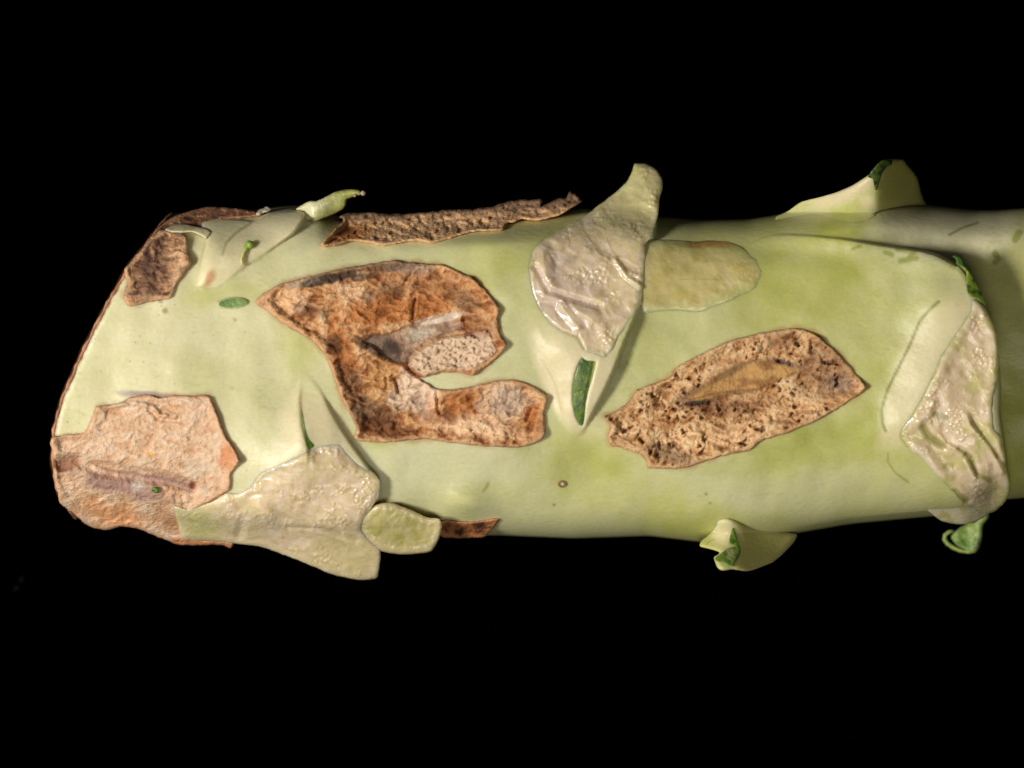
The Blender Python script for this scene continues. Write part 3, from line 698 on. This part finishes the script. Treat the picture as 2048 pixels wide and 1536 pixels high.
# --- brown dried margin along the top left
def z2(x, y, d): return zb(x, y) + rim(d, 5, 8, 6, 18) + corky(x, y, d, 251, .7)[0]
scab('dried_margin', t1([(640,345),(700,275),(760,228),(830,196),(980,158),(1130,165),(1200,172),(1290,190),(1300,210),(1150,225),(1000,245),(930,285),(900,300),(820,275),(740,300),(690,330)]), z2,
     brown(252, S(150, 104, 78), S(84, 58, 50), S(190, 140, 104)), None, 50, 1.5, 2.2, 9)
# --- strip scar along the top
R4 = ((620, 360), 3.657)
def t4(p): return tr(R4[0], R4[1], p)
P4 = t4([(75,475),(170,370),(240,300),(215,262),(300,242),(500,240),(720,248),(860,235),(980,220),(1150,215),(1340,195),(1450,155),(1560,143),(1695,143),(1692,190),(1760,162),(1830,130),(1875,132),(1900,85),(1945,105),(1985,150),(1960,175),(1860,240),(1700,292),(1560,292),(1440,322),(1392,368),(1200,378),(1000,432),(880,462),(760,442),(620,468),(530,482),(440,462),(300,447),(180,482)])
z4f = rbf([(642, 488, 20), (680, 470, 14), (680, 440, 26), (760, 484, 8), (800, 428, 34), (860, 486, 8), (900, 450, 16), (900, 425, 36), (1000, 460, 8), (1000, 415, 40), (1080, 438, 10), (1080, 402, 46), (1140, 388, 60), (1160, 400, 50)])
def z4(x, y, d):
    c, rg, fine, big = corky(x, y, d, 261, 1.1); w1 = fbm(x * .7, y, 10, 3, 262)
    return zb(x, y) + z4f(x, y) + rim(d, 5, 9, 3, 18) + c - 5 * sstep(.1, .5, w1) * sstep(3, 10, d) - 10 * blob(x, y, 705, 452, 26, 14, -10, .2, 263)
def c4(x, y, d):
    n = fbm(x, y, 30, 5, 265, .6); n2 = fbm(x, y, 10, 3, 266, .6)
    c = mix(np.broadcast_to(S(222, 178, 134), x.shape + (3,)), S(112, 72, 48), sstep(.08, .5, n2 + .3 * n) * .8)
    up = sstep(448, 428, y + (x - 800) * .06 + 10 * n)
    c = mix(c, S(84, 62, 54), up * .75); c = mix(c, S(226, 196, 164), sstep(.3, .6, n2) * .6 * (1 - up))  # upper half darkened in the colour, as the side turned from the light
    c = mix(c, S(190, 116, 56), blob(x, y, 690, 470, 50, 18, -10, .4, 267) * .8)
    c = mix(c, S(232, 180, 128), sstep(9, 2, d + 2 * n2) * (1 - up) * .8); return c
scab('corky_scar', P4, z4, c4, 'long narrow dark scar curling along the top edge', seed=10, thick=50, ragged=2.5)
# --- small scars on the underside edge
def zl(x, y, d): return zb(x, y) + rim(d, 5, 12, 8, 18) + corky(x, y, d, 271, .8)[0]
scab('corky_scar', [(872, 1050), (886, 1040), (940, 1043), (998, 1037), (990, 1052), (976, 1066), (968, 1074), (930, 1076), (884, 1074)], zl, brown(272, S(176, 112, 66), S(90, 56, 40), S(206, 150, 104)), 'small curled brown scar on the lower edge', 40, 1.2, 2.0, 11)
scab('bark_flake', [(330, 1070), (372, 1076), (420, 1080), (448, 1083), (466, 1084), (462, 1096), (445, 1090), (400, 1090), (372, 1090), (345, 1086)], zl, brown(276, S(216, 148, 104), S(170, 96, 60), S(228, 160, 116)), None, 40, 1.5, 2.0, 13)

# ---------------------------------------------------------------- cut leaf stubs
CUT = S(228, 206, 173); CUTG = S(206, 196, 134); CUTP = S(244, 224, 204); CUTD = S(188, 166, 116)
def fleshy(seed, green=.4, pale=.5, edge=.85):
    def f(x, y, d):
        n = fbm(x, y, 60, 4, seed); n2 = fbm(x, y, 22, 4, seed + 1)
        c = mix(np.broadcast_to(CUT, x.shape + (3,)), CUTG, sstep(-.1, .5, n + .3 * n2) * green)
        c = mix(c, CUTP, sstep(0, .5, n2 - .3 * n) * pale); c = mix(c, CUTD, sstep(.2, .6, -n2 - .2 * n) * .45)
        c = mix(c, S(236, 224, 200), sstep(.45, .7, fbm(x, y, 9, 3, seed + 2)) * .5)
        return mix(c, skin(x, y) * .93, sstep(13, 0, d + 5 * n2) * edge)
    return f
def wet(x, y, d, seed, amp=1.0, ang=0.0):
    ca, sa = math.cos(ang), math.sin(ang); u = x * ca + y * sa; v = -x * sa + y * ca
    u = u + 14 * fbm(x, y, 60, 2, seed + 7); v = v + 14 * fbm(x, y, 60, 2, seed + 8)
    b = fbm(u * .7, v, 60, 3, seed, .42); r = ridged(u * .4, v, 46, 2, seed + 1)
    w1, _ = worley(x, y, 9, seed + 2); m = sstep(.05, .45, fbm(x, y, 44, 3, seed + 3))
    return sstep(1, 12, d) * amp * (10 * b + 2.5 * sstep(.6, .98, r)) + sstep(3, 10, d) * m * 2.6 * sstep(.55, .1, w1)
def dome(d, r, h): 
    a = np.clip(d / r, 0, 1); return h * np.sqrt(np.clip(1 - (1 - a) ** 2, 0, 1))

# --- stub 1: upper middle, with a horn
w1o = stem; w2o = stem
def zw1(x, y, d): return zb(x, y) + softp(h1(x, y))
def zw2(x, y, d): return zb(x, y) + softp(h2(x, y))
FLES1 = fleshy(311, .35, .6, .6)
def cc1(x, y, d):
    c = FLES1(x, y, d); c = mix(c, S(214, 208, 150), blob(x, y, 1270, 390, 70, 80, 0, .4, 314) * .8)
    c = mix(c, S(206, 186, 180), blob(x, y, 1120, 600, 70, 90, 0, .4, 315) * .5)
    for p in (((470,590),(520,610),(525,640)), ((600,620),(640,670)), ((640,600),(770,690)), ((740,720),(780,810)), ((660,900),(640,960))):
        c = mix(c, S(240, 228, 206), sstep(0, .8, stroke(x, y, t5(p), 4)) * .7)
    return c
def zc1(x, y, d):
    h = wet(x, y, d, 321, .6, .7) + dome(d, 11, 4) - 3.2 + 8 * stroke(x, y, t5([(270, 520), (290, 700), (380, 780), (520, 860)]), 22)
    h = h - 10 * stroke(x, y, t5([(230, 600), (300, 720), (420, 760), (560, 800)]), 10) - 8 * stroke(x, y, t5([(350, 940), (440, 960), (470, 1020)]), 9)
    h = h + 8 * stroke(x, y, t5([(370, 810), (410, 860), (450, 900)]), 14) + 8 * stroke(x, y, t5([(640, 560), (700, 650), (770, 700)]), 8)
    return zb(x, y) + softp(h1(x, y)) + h
sheet('cut_face', w1o, C1, zc1, cc1, lambda x, y, d: 24 + 50 * sstep(450, 400, y), M_CUT, 2.0, 1.2, True, 14)['label'] = 'greyish moist cut face'
sheet('leaf_sliver', w1o, G1, lambda x, y, d: zw1(x, y, d) - 6 + dome(d, 9, 4) - 3 * stroke(x, y, t5([(535, 1080), (510, 1200), (490, 1300)]), 6), lambda x, y, d: mix(mix(np.broadcast_to(S(104, 128, 54), x.shape + (3,)), S(70, 98, 40), sstep(-.2, .4, fbm(x, y, 20, 3, 331))), S(176, 178, 84), sstep(.3, .9, stroke(x, y, t5([(545, 1090), (520, 1200)]), 12)) * .6), 20, M_LEAF, 1.6)['label'] = 'green sliver of leaf in the wedge'
S1 = t5([(650,600),(690,520),(780,466),(900,459),(1060,464),(1215,464),(1300,500),(1372,560),(1404,620),(1384,690),(1330,732),(1230,772),(1130,812),(1070,832),(960,822),(860,827),(790,832),(760,770),(730,690)])
def cs1(x, y, d):
    n = fbm(x, y, 44, 4, 341); c = mix(np.broadcast_to(S(210, 196, 138), x.shape + (3,)), S(196, 182, 114), sstep(-.1, .5, n))
    c = mix(c, CUTP, blob(x, y, 1270, 520, 22, 50, 0, .4, 343) * .4)
    fib = ridged((x + y) * .22 + 4 * n, (y - x) * .9, 11, 3, 344)
    m = blob(x, y, 1480, 560, 45, 50, 25, .4, 345) + .6 * blob(x, y, 1420, 610, 40, 18, -20, .4, 346)
    c = mix(c, S(232, 220, 186), sstep(.6, .95, fib) * np.clip(m, 0, 1) * .4)
    c = mix(c, S(150, 134, 70), stroke(x, y, t5([(970, 663), (1060, 660), (1180, 664)]), 2.2) * .4)
    c = mix(c, S(222, 204, 160), sstep(.1, .8, stroke(x, y, t5([(1020, 770), (1050, 790)]), 4) + stroke(x, y, t5([(1070, 740), (1130, 790)]), 3)) * .6)
    c = mix(c, skin(x, y) * .95, sstep(30, 0, d + 10 * n) * .9)
    c = mix(c, S(168, 112, 46), blob(x, y, 1420, 487, 48, 8, 0, .35, 342, .8) * .75)
    return mix(c, S(234, 222, 190), sstep(.55, .95, fib) * np.clip(m, 0, 1) * .6)
sheet('side_scar', w1o, S1, lambda x, y, d: zb(x, y) + dome(d, 16, 4) + 1.6 * fbm(x * .6, y, 24, 3, 351) + sstep(1380, 1280, x) * 5 - 1, cs1, 26, M_CUT, 2.2)['label'] = 'translucent olive strip torn beside the stub'

# --- stub 2: fan at the lower left
FL2 = fleshy(371, .3, .5, .3)
def cc2(x, y, d):
    c = FL2(x, y, d); c = mix(c, S(186, 184, 120), blob(x, y, 400, 1050, 50, 30, 20, .5, 374, .9) * .8); c = mix(c, CUTG, blob(x, y, 690, 1110, 70, 40, 25, .4, 375) * .5)
    st = ridged((x * .95 + y * .3) * .22, (y * .95 - x * .3), 13, 2, 376); c = mix(c, S(150, 130, 88), sstep(.7, .95, st) * .3 * blob(x, y, 640, 1040, 110, 60, 20, .2, 377))
    for a, b in (((1400, 620), (1600, 580)), ((1400, 740), (1560, 690)), ((1200, 870), (1380, 900)), ((1620, 1110), (1750, 1150)), ((1440, 1020), (1560, 1040))):
        m = stroke(x, y, t2([a, b]), 16); c = mix(c, S(238, 226, 204), m * sstep(.1, .5, fbm(x, y, 9, 3, 378)) * .9)
    return c
def zc2(x, y, d): return zb(x, y) + softp(h2(x, y)) + dome(d, 11, 4) - 3.2 + wet(x, y, d, 381, .5, .3) + 9 * stroke(x, y, t2([(1280, 800), (1320, 840)]), 26) - 8 * stroke(x, y, t2([(1180, 900), (1170, 960)]), 14) - 6 * stroke(x, y, t2([(1450, 920), (1650, 930), (1850, 1000)]), 7)
sheet('cut_face', w2o, P2, zc2, cc2, lambda x, y, d: 26 + 44 * sstep(1040, 1100, y), M_CUT, 2.0, 1.2, True, 15)['label'] = 'fan shaped greyish cut face'
O2 = t10([(556,1092),(640,1030),(715,960),(820,938),(960,988),(1080,1040),(1158,1050),(1175,1110),(1148,1200),(1100,1272),(1000,1288),(880,1293),(765,1272),(700,1222),(610,1150)])
def co2(x, y, d):
    n = fbm(x, y, 30, 4, 391); dn = d + 4 * fbm(x, y, 26, 3, 396)
    c = mix(np.broadcast_to(S(204, 192, 138), x.shape + (3,)), S(188, 180, 112), sstep(-.1, .4, n))
    c = mix(c, S(208, 193, 150), sstep(16, 8, dn))
    dash = sstep(.1, .45, fbm(x, y, 7, 2, 392)); c = mix(c, S(246, 234, 208), dash * np.exp(-((dn - 12) / 4.0) ** 2) * .6)
    return mix(c, S(190, 170, 124), sstep(4, 1, d) * .5)
z_o2 = rbf([(703, 1050, 24), (715, 1035, 26), (715, 1068, 32), (735, 1055, 46), (760, 1008, 30), (800, 1012, 20), (870, 1036, 34), (880, 1070, 76), (850, 1105, 104), (790, 1108, 98), (745, 1088, 72), (800, 1060, 60)])
sheet('stalk_lobe', w2o, O2, lambda x, y, d: zb(x, y) + z_o2(x, y) + dome(d, 7, 6) - 1 - 2 * sstep(10, 18, d) + 1.5 * fbm(x, y, 16, 3, 395), co2, 60, M_CUT, 2.0, .8, True, 16)['label'] = 'oval lobe with a green centre and fibrous ring'
sheet('leaf_sliver', w2o, t10([(214,292),(226,330),(240,420),(265,500),(302,545),(296,562),(266,578),(246,540),(226,440),(212,340)]), lambda x, y, d: zw2(x, y, d) - 1 + dome(d, 4, 3), lambda x, y, d: mix(np.broadcast_to(S(140, 168, 84), x.shape + (3,)), S(92, 128, 42), sstep(850, 890, y)), 16, M_LEAF, 1.4)['label'] = 'thin green leaf sliver in the fold'

# --- stub 3: broad leaf base wrapping the right end
flap = stem
def zc3(x, y, d):
    h = wet(x, y, d, 401, .45, 1.0) + dome(d, 10, 6) - 3 - 4 * sstep(10, 30, d)
    for p, w in (([(690,240),(720,330),(840,440),(900,520),(960,640),(1010,740)], 9), ([(450,420),(500,490),(660,570)], 7), ([(680,640),(720,720),(770,800)], 6), ([(260,290),(350,210),(390,120)], 12), ([(240,540),(380,680),(480,780)], 26)):
        h = h + 7 * stroke(x, y, t15(p), w)
    for p, w in (([(280,340),(330,420),(460,500)], 13), ([(720,250),(820,420),(940,560),(1000,690)], 9), ([(600,540),(700,600),(760,760)], 9), ([(490,700),(540,690)], 9), ([(560,920),(660,1000)], 10)):
        h = h - 5.5 * stroke(x - 6, y, t15(p), w)
    return zm(x, y) + hfl(x, y) + h
FL3 = fleshy(411, .9, .45)
def cc3(x, y, d):
    c = FL3(x, y, d)
    for p, w in (([(690,240),(720,330),(840,440),(900,520)], 5), ([(450,420),(500,490),(540,510)], 5), ([(680,640),(720,720),(760,790)], 5), ([(260,290),(350,210)], 9), ([(240,540),(300,600),(380,700),(420,760)], 22), ([(540,740),(580,750)], 9)):
        c = mix(c, S(230, 212, 188), sstep(0, .7, stroke(x, y, t15(p), w)) * .75)
    for p, w in (([(280,340),(330,420),(460,500)], 12), ([(720,290),(820,430),(940,600)], 8), ([(600,540),(700,600),(760,760),(880,820)], 8), ([(560,920),(660,1000)], 12), ([(380,220),(480,250)], 10)):
        c = mix(c, S(150, 142, 62), sstep(0, .8, stroke(x - 5, y, t15(p), w)) * .75)
    return c
sheet('cut_face', flap, P8, zc3, cc3, 30, M_CUT, 2.0, 1.2, True, 17)['label'] = 'glistening grey green cut face'
sheet('leaf_sliver', flap, t14([(640,165),(690,150),(740,190),(765,260),(800,300),(870,400),(930,510),(970,600),(985,680),(930,650),(890,600),(820,580),(790,520),(780,400),(778,330),(720,280),(680,250),(672,200)]), lambda x, y, d: zm(x, y) + hfl(x, y) + 4 - 14 * sstep(1935, 1975, x) + dome(d, 4, 3), lambda x, y, d: mix(np.broadcast_to(S(128, 148, 54), x.shape + (3,)), S(58, 92, 26), sstep(.0, .5, fbm(x, y, 18, 3, 421) + sstep(560, 520, y) * .6)), 22, M_LEAF, 1.5)['label'] = 'dark green torn leaf tip'
sheet('torn_skin', flap, t15([(140,935),(200,930),(250,955),(330,1010),(420,1030),(560,1020),(700,1040),(860,1080),(900,1110),(860,1140),(760,1200),(650,1214),(560,1206),(460,1180),(380,1122),(340,1090),(300,1060),(220,1020),(160,970)]), lambda x, y, d: np.maximum(zm(x, y), 30) + hfl(x, y) * .6 + 3 + dome(d, 5, 4), lambda x, y, d: mix(mix(np.broadcast_to(CREAM, x.shape + (3,)), S(190, 184, 112), sstep(-.2, .4, fbm(x, y, 30, 3, 423)) * .7), S(230, 214, 190), blob(x, y, 1835, 1002, 26, 12, 35, .3, 424) * .7), 40, M_CUT, 1.8, .8)['label'] = 'pale torn shred of skin'
def ccurl(x, y, d):
    c = mix(np.broadcast_to(S(138, 160, 84), x.shape + (3,)), S(100, 134, 52), sstep(-.1, .4, fbm(x, y, 22, 3, 431)))
    c = mix(c, S(190, 196, 150), sstep(4, 1, d) * .5); return mix(c, S(80, 58, 44), blob(x, y, 1955, 1095, 7, 22, 10, .4, 432) * .7)
curl = sheet('curled_leaf', flap, t15([(640,1240),(760,1180),(880,1100),(890,1150),(840,1220),(830,1330),(810,1420),(770,1468),(680,1440),(600,1400),(552,1330),(580,1290)]), lambda x, y, d: -10 + 0.25 * (1075 - y) * 0 + dome(d, 10, 9) + 5 * fbm(x, y, 30, 2, 433) + 10 * sstep(1930, 1970, x), ccurl, 16, M_LEAF, 1.6)
curl['label'] = 'small curled green leaf under the right end'
cp = [(1907, 1062), (1898, 1064), (1890, 1070), (1889, 1079), (1895, 1087), (1906, 1095), (1920, 1101), (1936, 1104), (1950, 1103)]
tube('rolled_edge', curl, [(a, b, -14 + 3 * math.sin(i)) for i, (a, b) in enumerate(cp)], [3, 3.5, 4, 4.2, 4.2, 4, 3.8, 3.4, 2.6], S(150, 170, 92), M_LEAF)

# --- two pale flaps at the upper left
fa = fb = stem
sheet('torn_skin', fb, t12([(460,405),(560,355),(680,350),(800,375),(890,395),(930,430),(880,500),(850,480),(740,430),(640,435),(530,432)]), lambda x, y, d: zb(x, y) + 16 + dome(d, 4, 4), lambda x, y, d: mix(np.broadcast_to(S(216, 204, 172), x.shape + (3,)), S(176, 160, 120), sstep(-.1, .4, fbm(x, y, 14, 3, 453)) * .6), 16, M_SKIN, 1.6)
for pts in ([(1395, 245), (1420, 205), (1460, 190), (1500, 172), (1545, 190), (1520, 222), (1470, 232), (1430, 255)],):
    sheet('shred', fa, t12(pts), lambda x, y, d: zb(x, y) + 16 + dome(d, 4, 3) + 3 * fbm(x, y, 8, 2, 455), lambda x, y, d: np.broadcast_to(S(226, 214, 188), x.shape + (3,)), 20, M_CUT, 1.6, 1.2, True, 18)

# --- green spur at the upper left
R16 = ((560, 360), 10.24)
def t16(p): return tr(R16[0], R16[1], p)
zs = rbf([(594, 420, -12), (600, 445, -10), (610, 458, -8), (640, 402, 18), (640, 435, 18), (680, 385, 46), (690, 410, 40), (720, 384, 60), (660, 430, 26)])
def csp(x, y, d):
    c = mix(skin(x, y), S(150, 154, 66), sstep(620, 690, x) * .9)
    c = mix(c, S(126, 130, 44), blob(x, y, 640, 432, 30, 12, -25, .3, 461) * .6); c = mix(c, S(110, 92, 40), sstep(.9, .1, d / 6.0) * sstep(660, 700, x) * .6)
    return mix(c, S(226, 216, 180), sstep(.2, .9, stroke(x, y, t16([(720, 600), (830, 545), (950, 470)]), 5)) * .6)
sp = sheet('leaf_spur', root, t16([(330,600),(450,510),(560,450),(640,430),(740,432),(850,390),(1000,310),(1150,240),(1300,200),(1500,185),(1640,215),(1650,290),(1560,330),(1400,380),(1360,420),(1345,520),(1280,600),(1200,650),(1000,740),(850,800),(700,860),(560,940),(420,1000),(400,850),(470,740),(520,650)]), lambda x, y, d: zb(x, np.maximum(y, 440)) + zs(x, y) + dome(d, 14, 9) - 7, csp, 24, M_LEAF, 1.5)
sp['label'] = 'hooked green leaf spur at the upper left'
for q, r in (((1700, 270), 5.5), ((1620, 280), 3.2), ((1530, 325), 2.6)):
    (qx, qy), = t16([q]); zq = float(zb(np.array([qx]), np.array([440.]))[0] + zs(np.array([qx]), np.array([qy]))[0]) + 2
    tube('dried_tip', sp, [(qx - r, qy, zq), (qx - r * .6, qy, zq), (qx, qy, zq), (qx + r * .6, qy - 1, zq), (qx + r, qy - 1, zq)], [r * .2, r * .8, r, r * .8, r * .2], S(176, 160, 128), M_SCAB)

# --- nub at the upper right
R13 = ((1400, 300), 3.1605)
def t13(p): return tr(R13[0], R13[1], p)
zn = rbf([(1550, 436, -16), (1570, 455, -16), (1600, 412, -4), (1640, 470, -10), (1660, 400, 12), (1650, 435, 6), (1700, 478, -10), (1735, 466, -8), (1755, 445, -6), (1700, 380, 26), (1690, 445, 4), (1725, 440, 6), (1742, 352, 56), (1748, 400, 36), (1725, 418, 16), (1690, 420, 12), (1752, 335, 66), (1790, 320, 40), (1810, 325, 14), (1800, 370, 4), (1835, 360, -40), (1856, 412, -60), (1800, 418, -20), (1768, 424, -2), (1770, 380, 32)])
NB = t13([(480,425),(560,385),(640,330),(760,298),(860,268),(960,225),(1040,175),(1075,150),(1110,110),(1150,72),(1220,58),(1285,62),(1310,95),(1350,140),(1378,190),(1395,260),(1412,310),(1430,352),(1330,352),(1230,362),(1160,378),(1110,398),(1110,470),(1060,520),(980,560),(860,560),(720,540),(600,500),(500,460)])
def cnb(x, y, d):
    c = skin(x, y); c = mix(c, S(222, 208, 176), blob(x, y, 1690, 385, 75, 16, -24, .15, 471) * .85); c = mix(c, S(226, 214, 176), blob(x, y, 1735, 405, 16, 14, 0, .2, 472) * .8)
    c = mix(c, S(150, 146, 66), sstep(1748, 1760, x) * .75)  # shaded right side of the nub, painted into the colour
    return c
nb = sheet('leaf_nub', root, NB, lambda x, y, d: zb(x, np.maximum(y, 425)) + zn(x, y) + dome(d, 14, 12) * sstep(1600, 1720, x) * sstep(440, 400, y) - 4, cnb, lambda x, y, d: 30 + 60 * sstep(1650, 1760, x), M_SKIN, 1.8)
nb['label'] = 'pale nub with a dark green tip at the upper right'
sheet('leaf_sliver', nb, t13([(1062,170),(1085,130),(1120,90),(1160,62),(1210,62),(1215,90),(1180,110),(1150,150),(1135,200),(1118,250),(1106,250),(1095,195),(1085,180)]), lambda x, y, d: zb(x, np.maximum(y, 425)) + zn(x, y) + 12 + dome(d, 4, 3), lambda x, y, d: mix(np.broadcast_to(S(84, 104, 40), x.shape + (3,)), S(30, 52, 20), sstep(-.1, .4, fbm(x, y, 16, 3, 475))), 16, M_LEAF, 1.4)['label'] = 'dark green leaf tip'

# --- nub at the lower right
R17 = ((1400, 1000), 8.533)
def t17(p): return tr(R17[0], R17[1], p)
zq7 = rbf([(1430, 1040, 2), (1450, 1036, 8), (1468, 1045, 16), (1432, 1080, 20), (1455, 1075, 40), (1463, 1060, 30), (1500, 1060, 6), (1550, 1062, -10), (1590, 1070, -20), (1592, 1080, -20), (1560, 1105, 4), (1500, 1138, 70), (1470, 1138, 100), (1440, 1138, 110), (1430, 1115, 90), (1480, 1100, 50), (1520, 1090, 16), (1405, 1085, 10)])
NQ = t17([(270,450),(290,370),(350,325),(430,310),(520,318),(640,370),(760,430),(900,470),(1100,500),(1400,540),(1640,575),(1645,640),(1600,720),(1500,830),(1380,950),(1240,1060),(1050,1140),(900,1195),(780,1215),(640,1195),(540,1185),(400,1205),(320,1180),(280,1120),(240,1000),(250,965),(340,905),(250,860),(100,820),(0,790),(20,700),(150,600)])
def cnq(x, y, d):
    c = mix(skin(x, y), CREAM, blob(x, y, 1445, 1062, 26, 28, 0, .2, 481) * .85)
    c = mix(c, S(166, 158, 84), sstep(1462, 1490, x) * .6); c = mix(c, S(200, 188, 140), sstep(9, 1, d) * sstep(1470, 1500, x) * .5)  # olive right face carries painted shade, away from the lit left face
    return mix(c, S(160, 130, 80), stroke(x, y, t17([(100, 775), (150, 710), (240, 670)]), 2) * .6)
nq = sheet('leaf_nub', root, NQ, lambda x, y, d: zb(x, np.minimum(y, 1066)) + zq7(x, y) + dome(d, 12, 12) - 8, cnq, lambda x, y, d: 30 + 60 * sstep(1060, 1100, y), M_SKIN, 1.6)
nq['label'] = 'cream nub with a green pocket at the lower right'
sheet('leaf_sliver', nq, t17([(550,490),(575,490),(620,620),(650,730),(690,820),(690,900),(650,990),(600,1060),(560,1130),(480,1110),(380,1060),(300,1050),(255,1000),(340,930),(440,850),(520,810),(600,800),(560,770),(505,750),(510,650)]), lambda x, y, d: zb(x, np.minimum(y, 1066)) + zq7(x, y) + 7 + dome(d, 4, 2) - 1.5 * sstep(4, 12, d), lambda x, y, d: mix(mix(np.broadcast_to(S(106, 140, 40), x.shape + (3,)), S(60, 92, 30), sstep(-.1, .4, fbm(x, y, 14, 3, 485))), S(170, 164, 130), blob(x, y, 1463, 1108, 9, 10, 0, .5, 486) * .7), 18, M_LEAF, 1.4)['label'] = 'green leaf pocket'

# --- small pore with a pale bead
th = np.linspace(0, 2 * np.pi, 15); px = 1125 + 8 * np.cos(th); py = 968 + 5.5 * np.sin(th)
tube('pore', stem, np.stack([px, py, zb(px, py) + .5], -1), 1.9, S(150, 116, 62), M_SKIN, 6)
zz = float(zb(np.array([1126.]), np.array([968.]))[0])
tube('bead', stem, [(1123, 968, zz), (1124, 968, zz + .5), (1126, 968, zz + 1), (1128, 968, zz + .5), (1129, 968, zz)], [.6, 2.4, 3, 2.4, .6], S(226, 214, 190), M_CUT)

# ---------------------------------------------------------------- loose crumbs lying on the stem
def thing(o, label, cat, group=None):
    o['label'] = label; o['category'] = cat
    if group: o['group'] = group
    return o
E = [(465 + 31 * math.cos(a) * (1 if math.cos(a) > 0 else 1), 606 + 11.5 * math.sin(a) - 2.5 * math.cos(a)) for a in np.linspace(0, 2 * np.pi, 22)[:-1]]
thing(sheet('leaf_fragment', None, E, lambda x, y, d: zb(x, y) + 2 + dome(d, 6, 6), lambda x, y, d: mix(mix(np.broadcast_to(S(132, 160, 92), x.shape + (3,)), S(100, 132, 70), sstep(480, 445, x + 8 * fbm(x, y, 12, 2, 492))), S(206, 214, 164), sstep(3.4, 1.4, d)), 8, M_LEAF, 1.2), 'oval green leaf fragment lying left of the hooked scar', 'leaf fragment', 'green crumbs on the stem')
def sprout():
    r = bpy.data.objects.new('sprout_crumb', None); col.objects.link(r)
    pts = t12([(1250, 775), (1243, 715), (1262, 650), (1290, 590), (1318, 565)]); 
    zz = [float(zb(np.array([a]), np.array([b]))[0] + softp(lA(np.array([a]), np.array([b])))[0]) + 6 for a, b in pts]
    tube('stalk', r, [(a, b, z) for (a, b), z in zip(pts, zz)], [2.0, 3.0, 3.6, 5, 5.5], np.array([S(214, 206, 150), S(210, 206, 140), S(200, 204, 126), S(176, 190, 96), S(150, 172, 70)]), M_LEAF)
    (a, b), = t12([(1328, 560)]); z = zz[-1] + 1
    prof_r = [1, 6, 8.4, 9, 8.2, 5.6, 1]
    tube('bud', r, [(a + t * .8, b - t * .35, z) for t in (-9, -7.5, -4, 0, 4, 7.5, 9)], prof_r, S(132, 164, 60), M_LEAF, 10)
    return r
thing(sprout(), 'tiny green bud on a pale stalk lying on the cream flap', 'bud', 'green crumbs on the stem')
Q = t2([(655, 690), (680, 683), (697, 692), (695, 712), (675, 722), (655, 708)])
thing(sheet('leaf_fragment', None, Q, lambda x, y, d: z3(x, y, d * 0 + 40) + 5 + dome(d, 3, 4), lambda x, y, d: mix(np.broadcast_to(S(96, 134, 52), x.shape + (3,)), S(60, 98, 36), sstep(0, .4, fbm(x, y, 6, 2, 495))), 9, M_LEAF, 1.0), 'tiny green speck in the furrow of the pale scar', 'leaf fragment', 'green crumbs on the stem')
# lint on the cloth
M_LINT = principled('grey_lint', .9, .1, 0, 5, 5, 0)
for i, (pts, lab) in enumerate((([(40, 1164), (43, 1158), (46, 1153)], 'upper of two faint lint specks on the black cloth'), ([(28, 1180), (33, 1176), (38, 1171)], 'lower of two faint lint specks on the black cloth'))):
    r = bpy.data.objects.new('tmp', None)
    o = tube('lint_speck', None, [(a, b, -ZB + 3 + (j % 2)) for j, (a, b) in enumerate(pts)], [1.2, 2.6, 1.2], S(20, 20, 20), M_LINT, 6)
    thing(o, lab, 'lint', 'lint on the cloth')
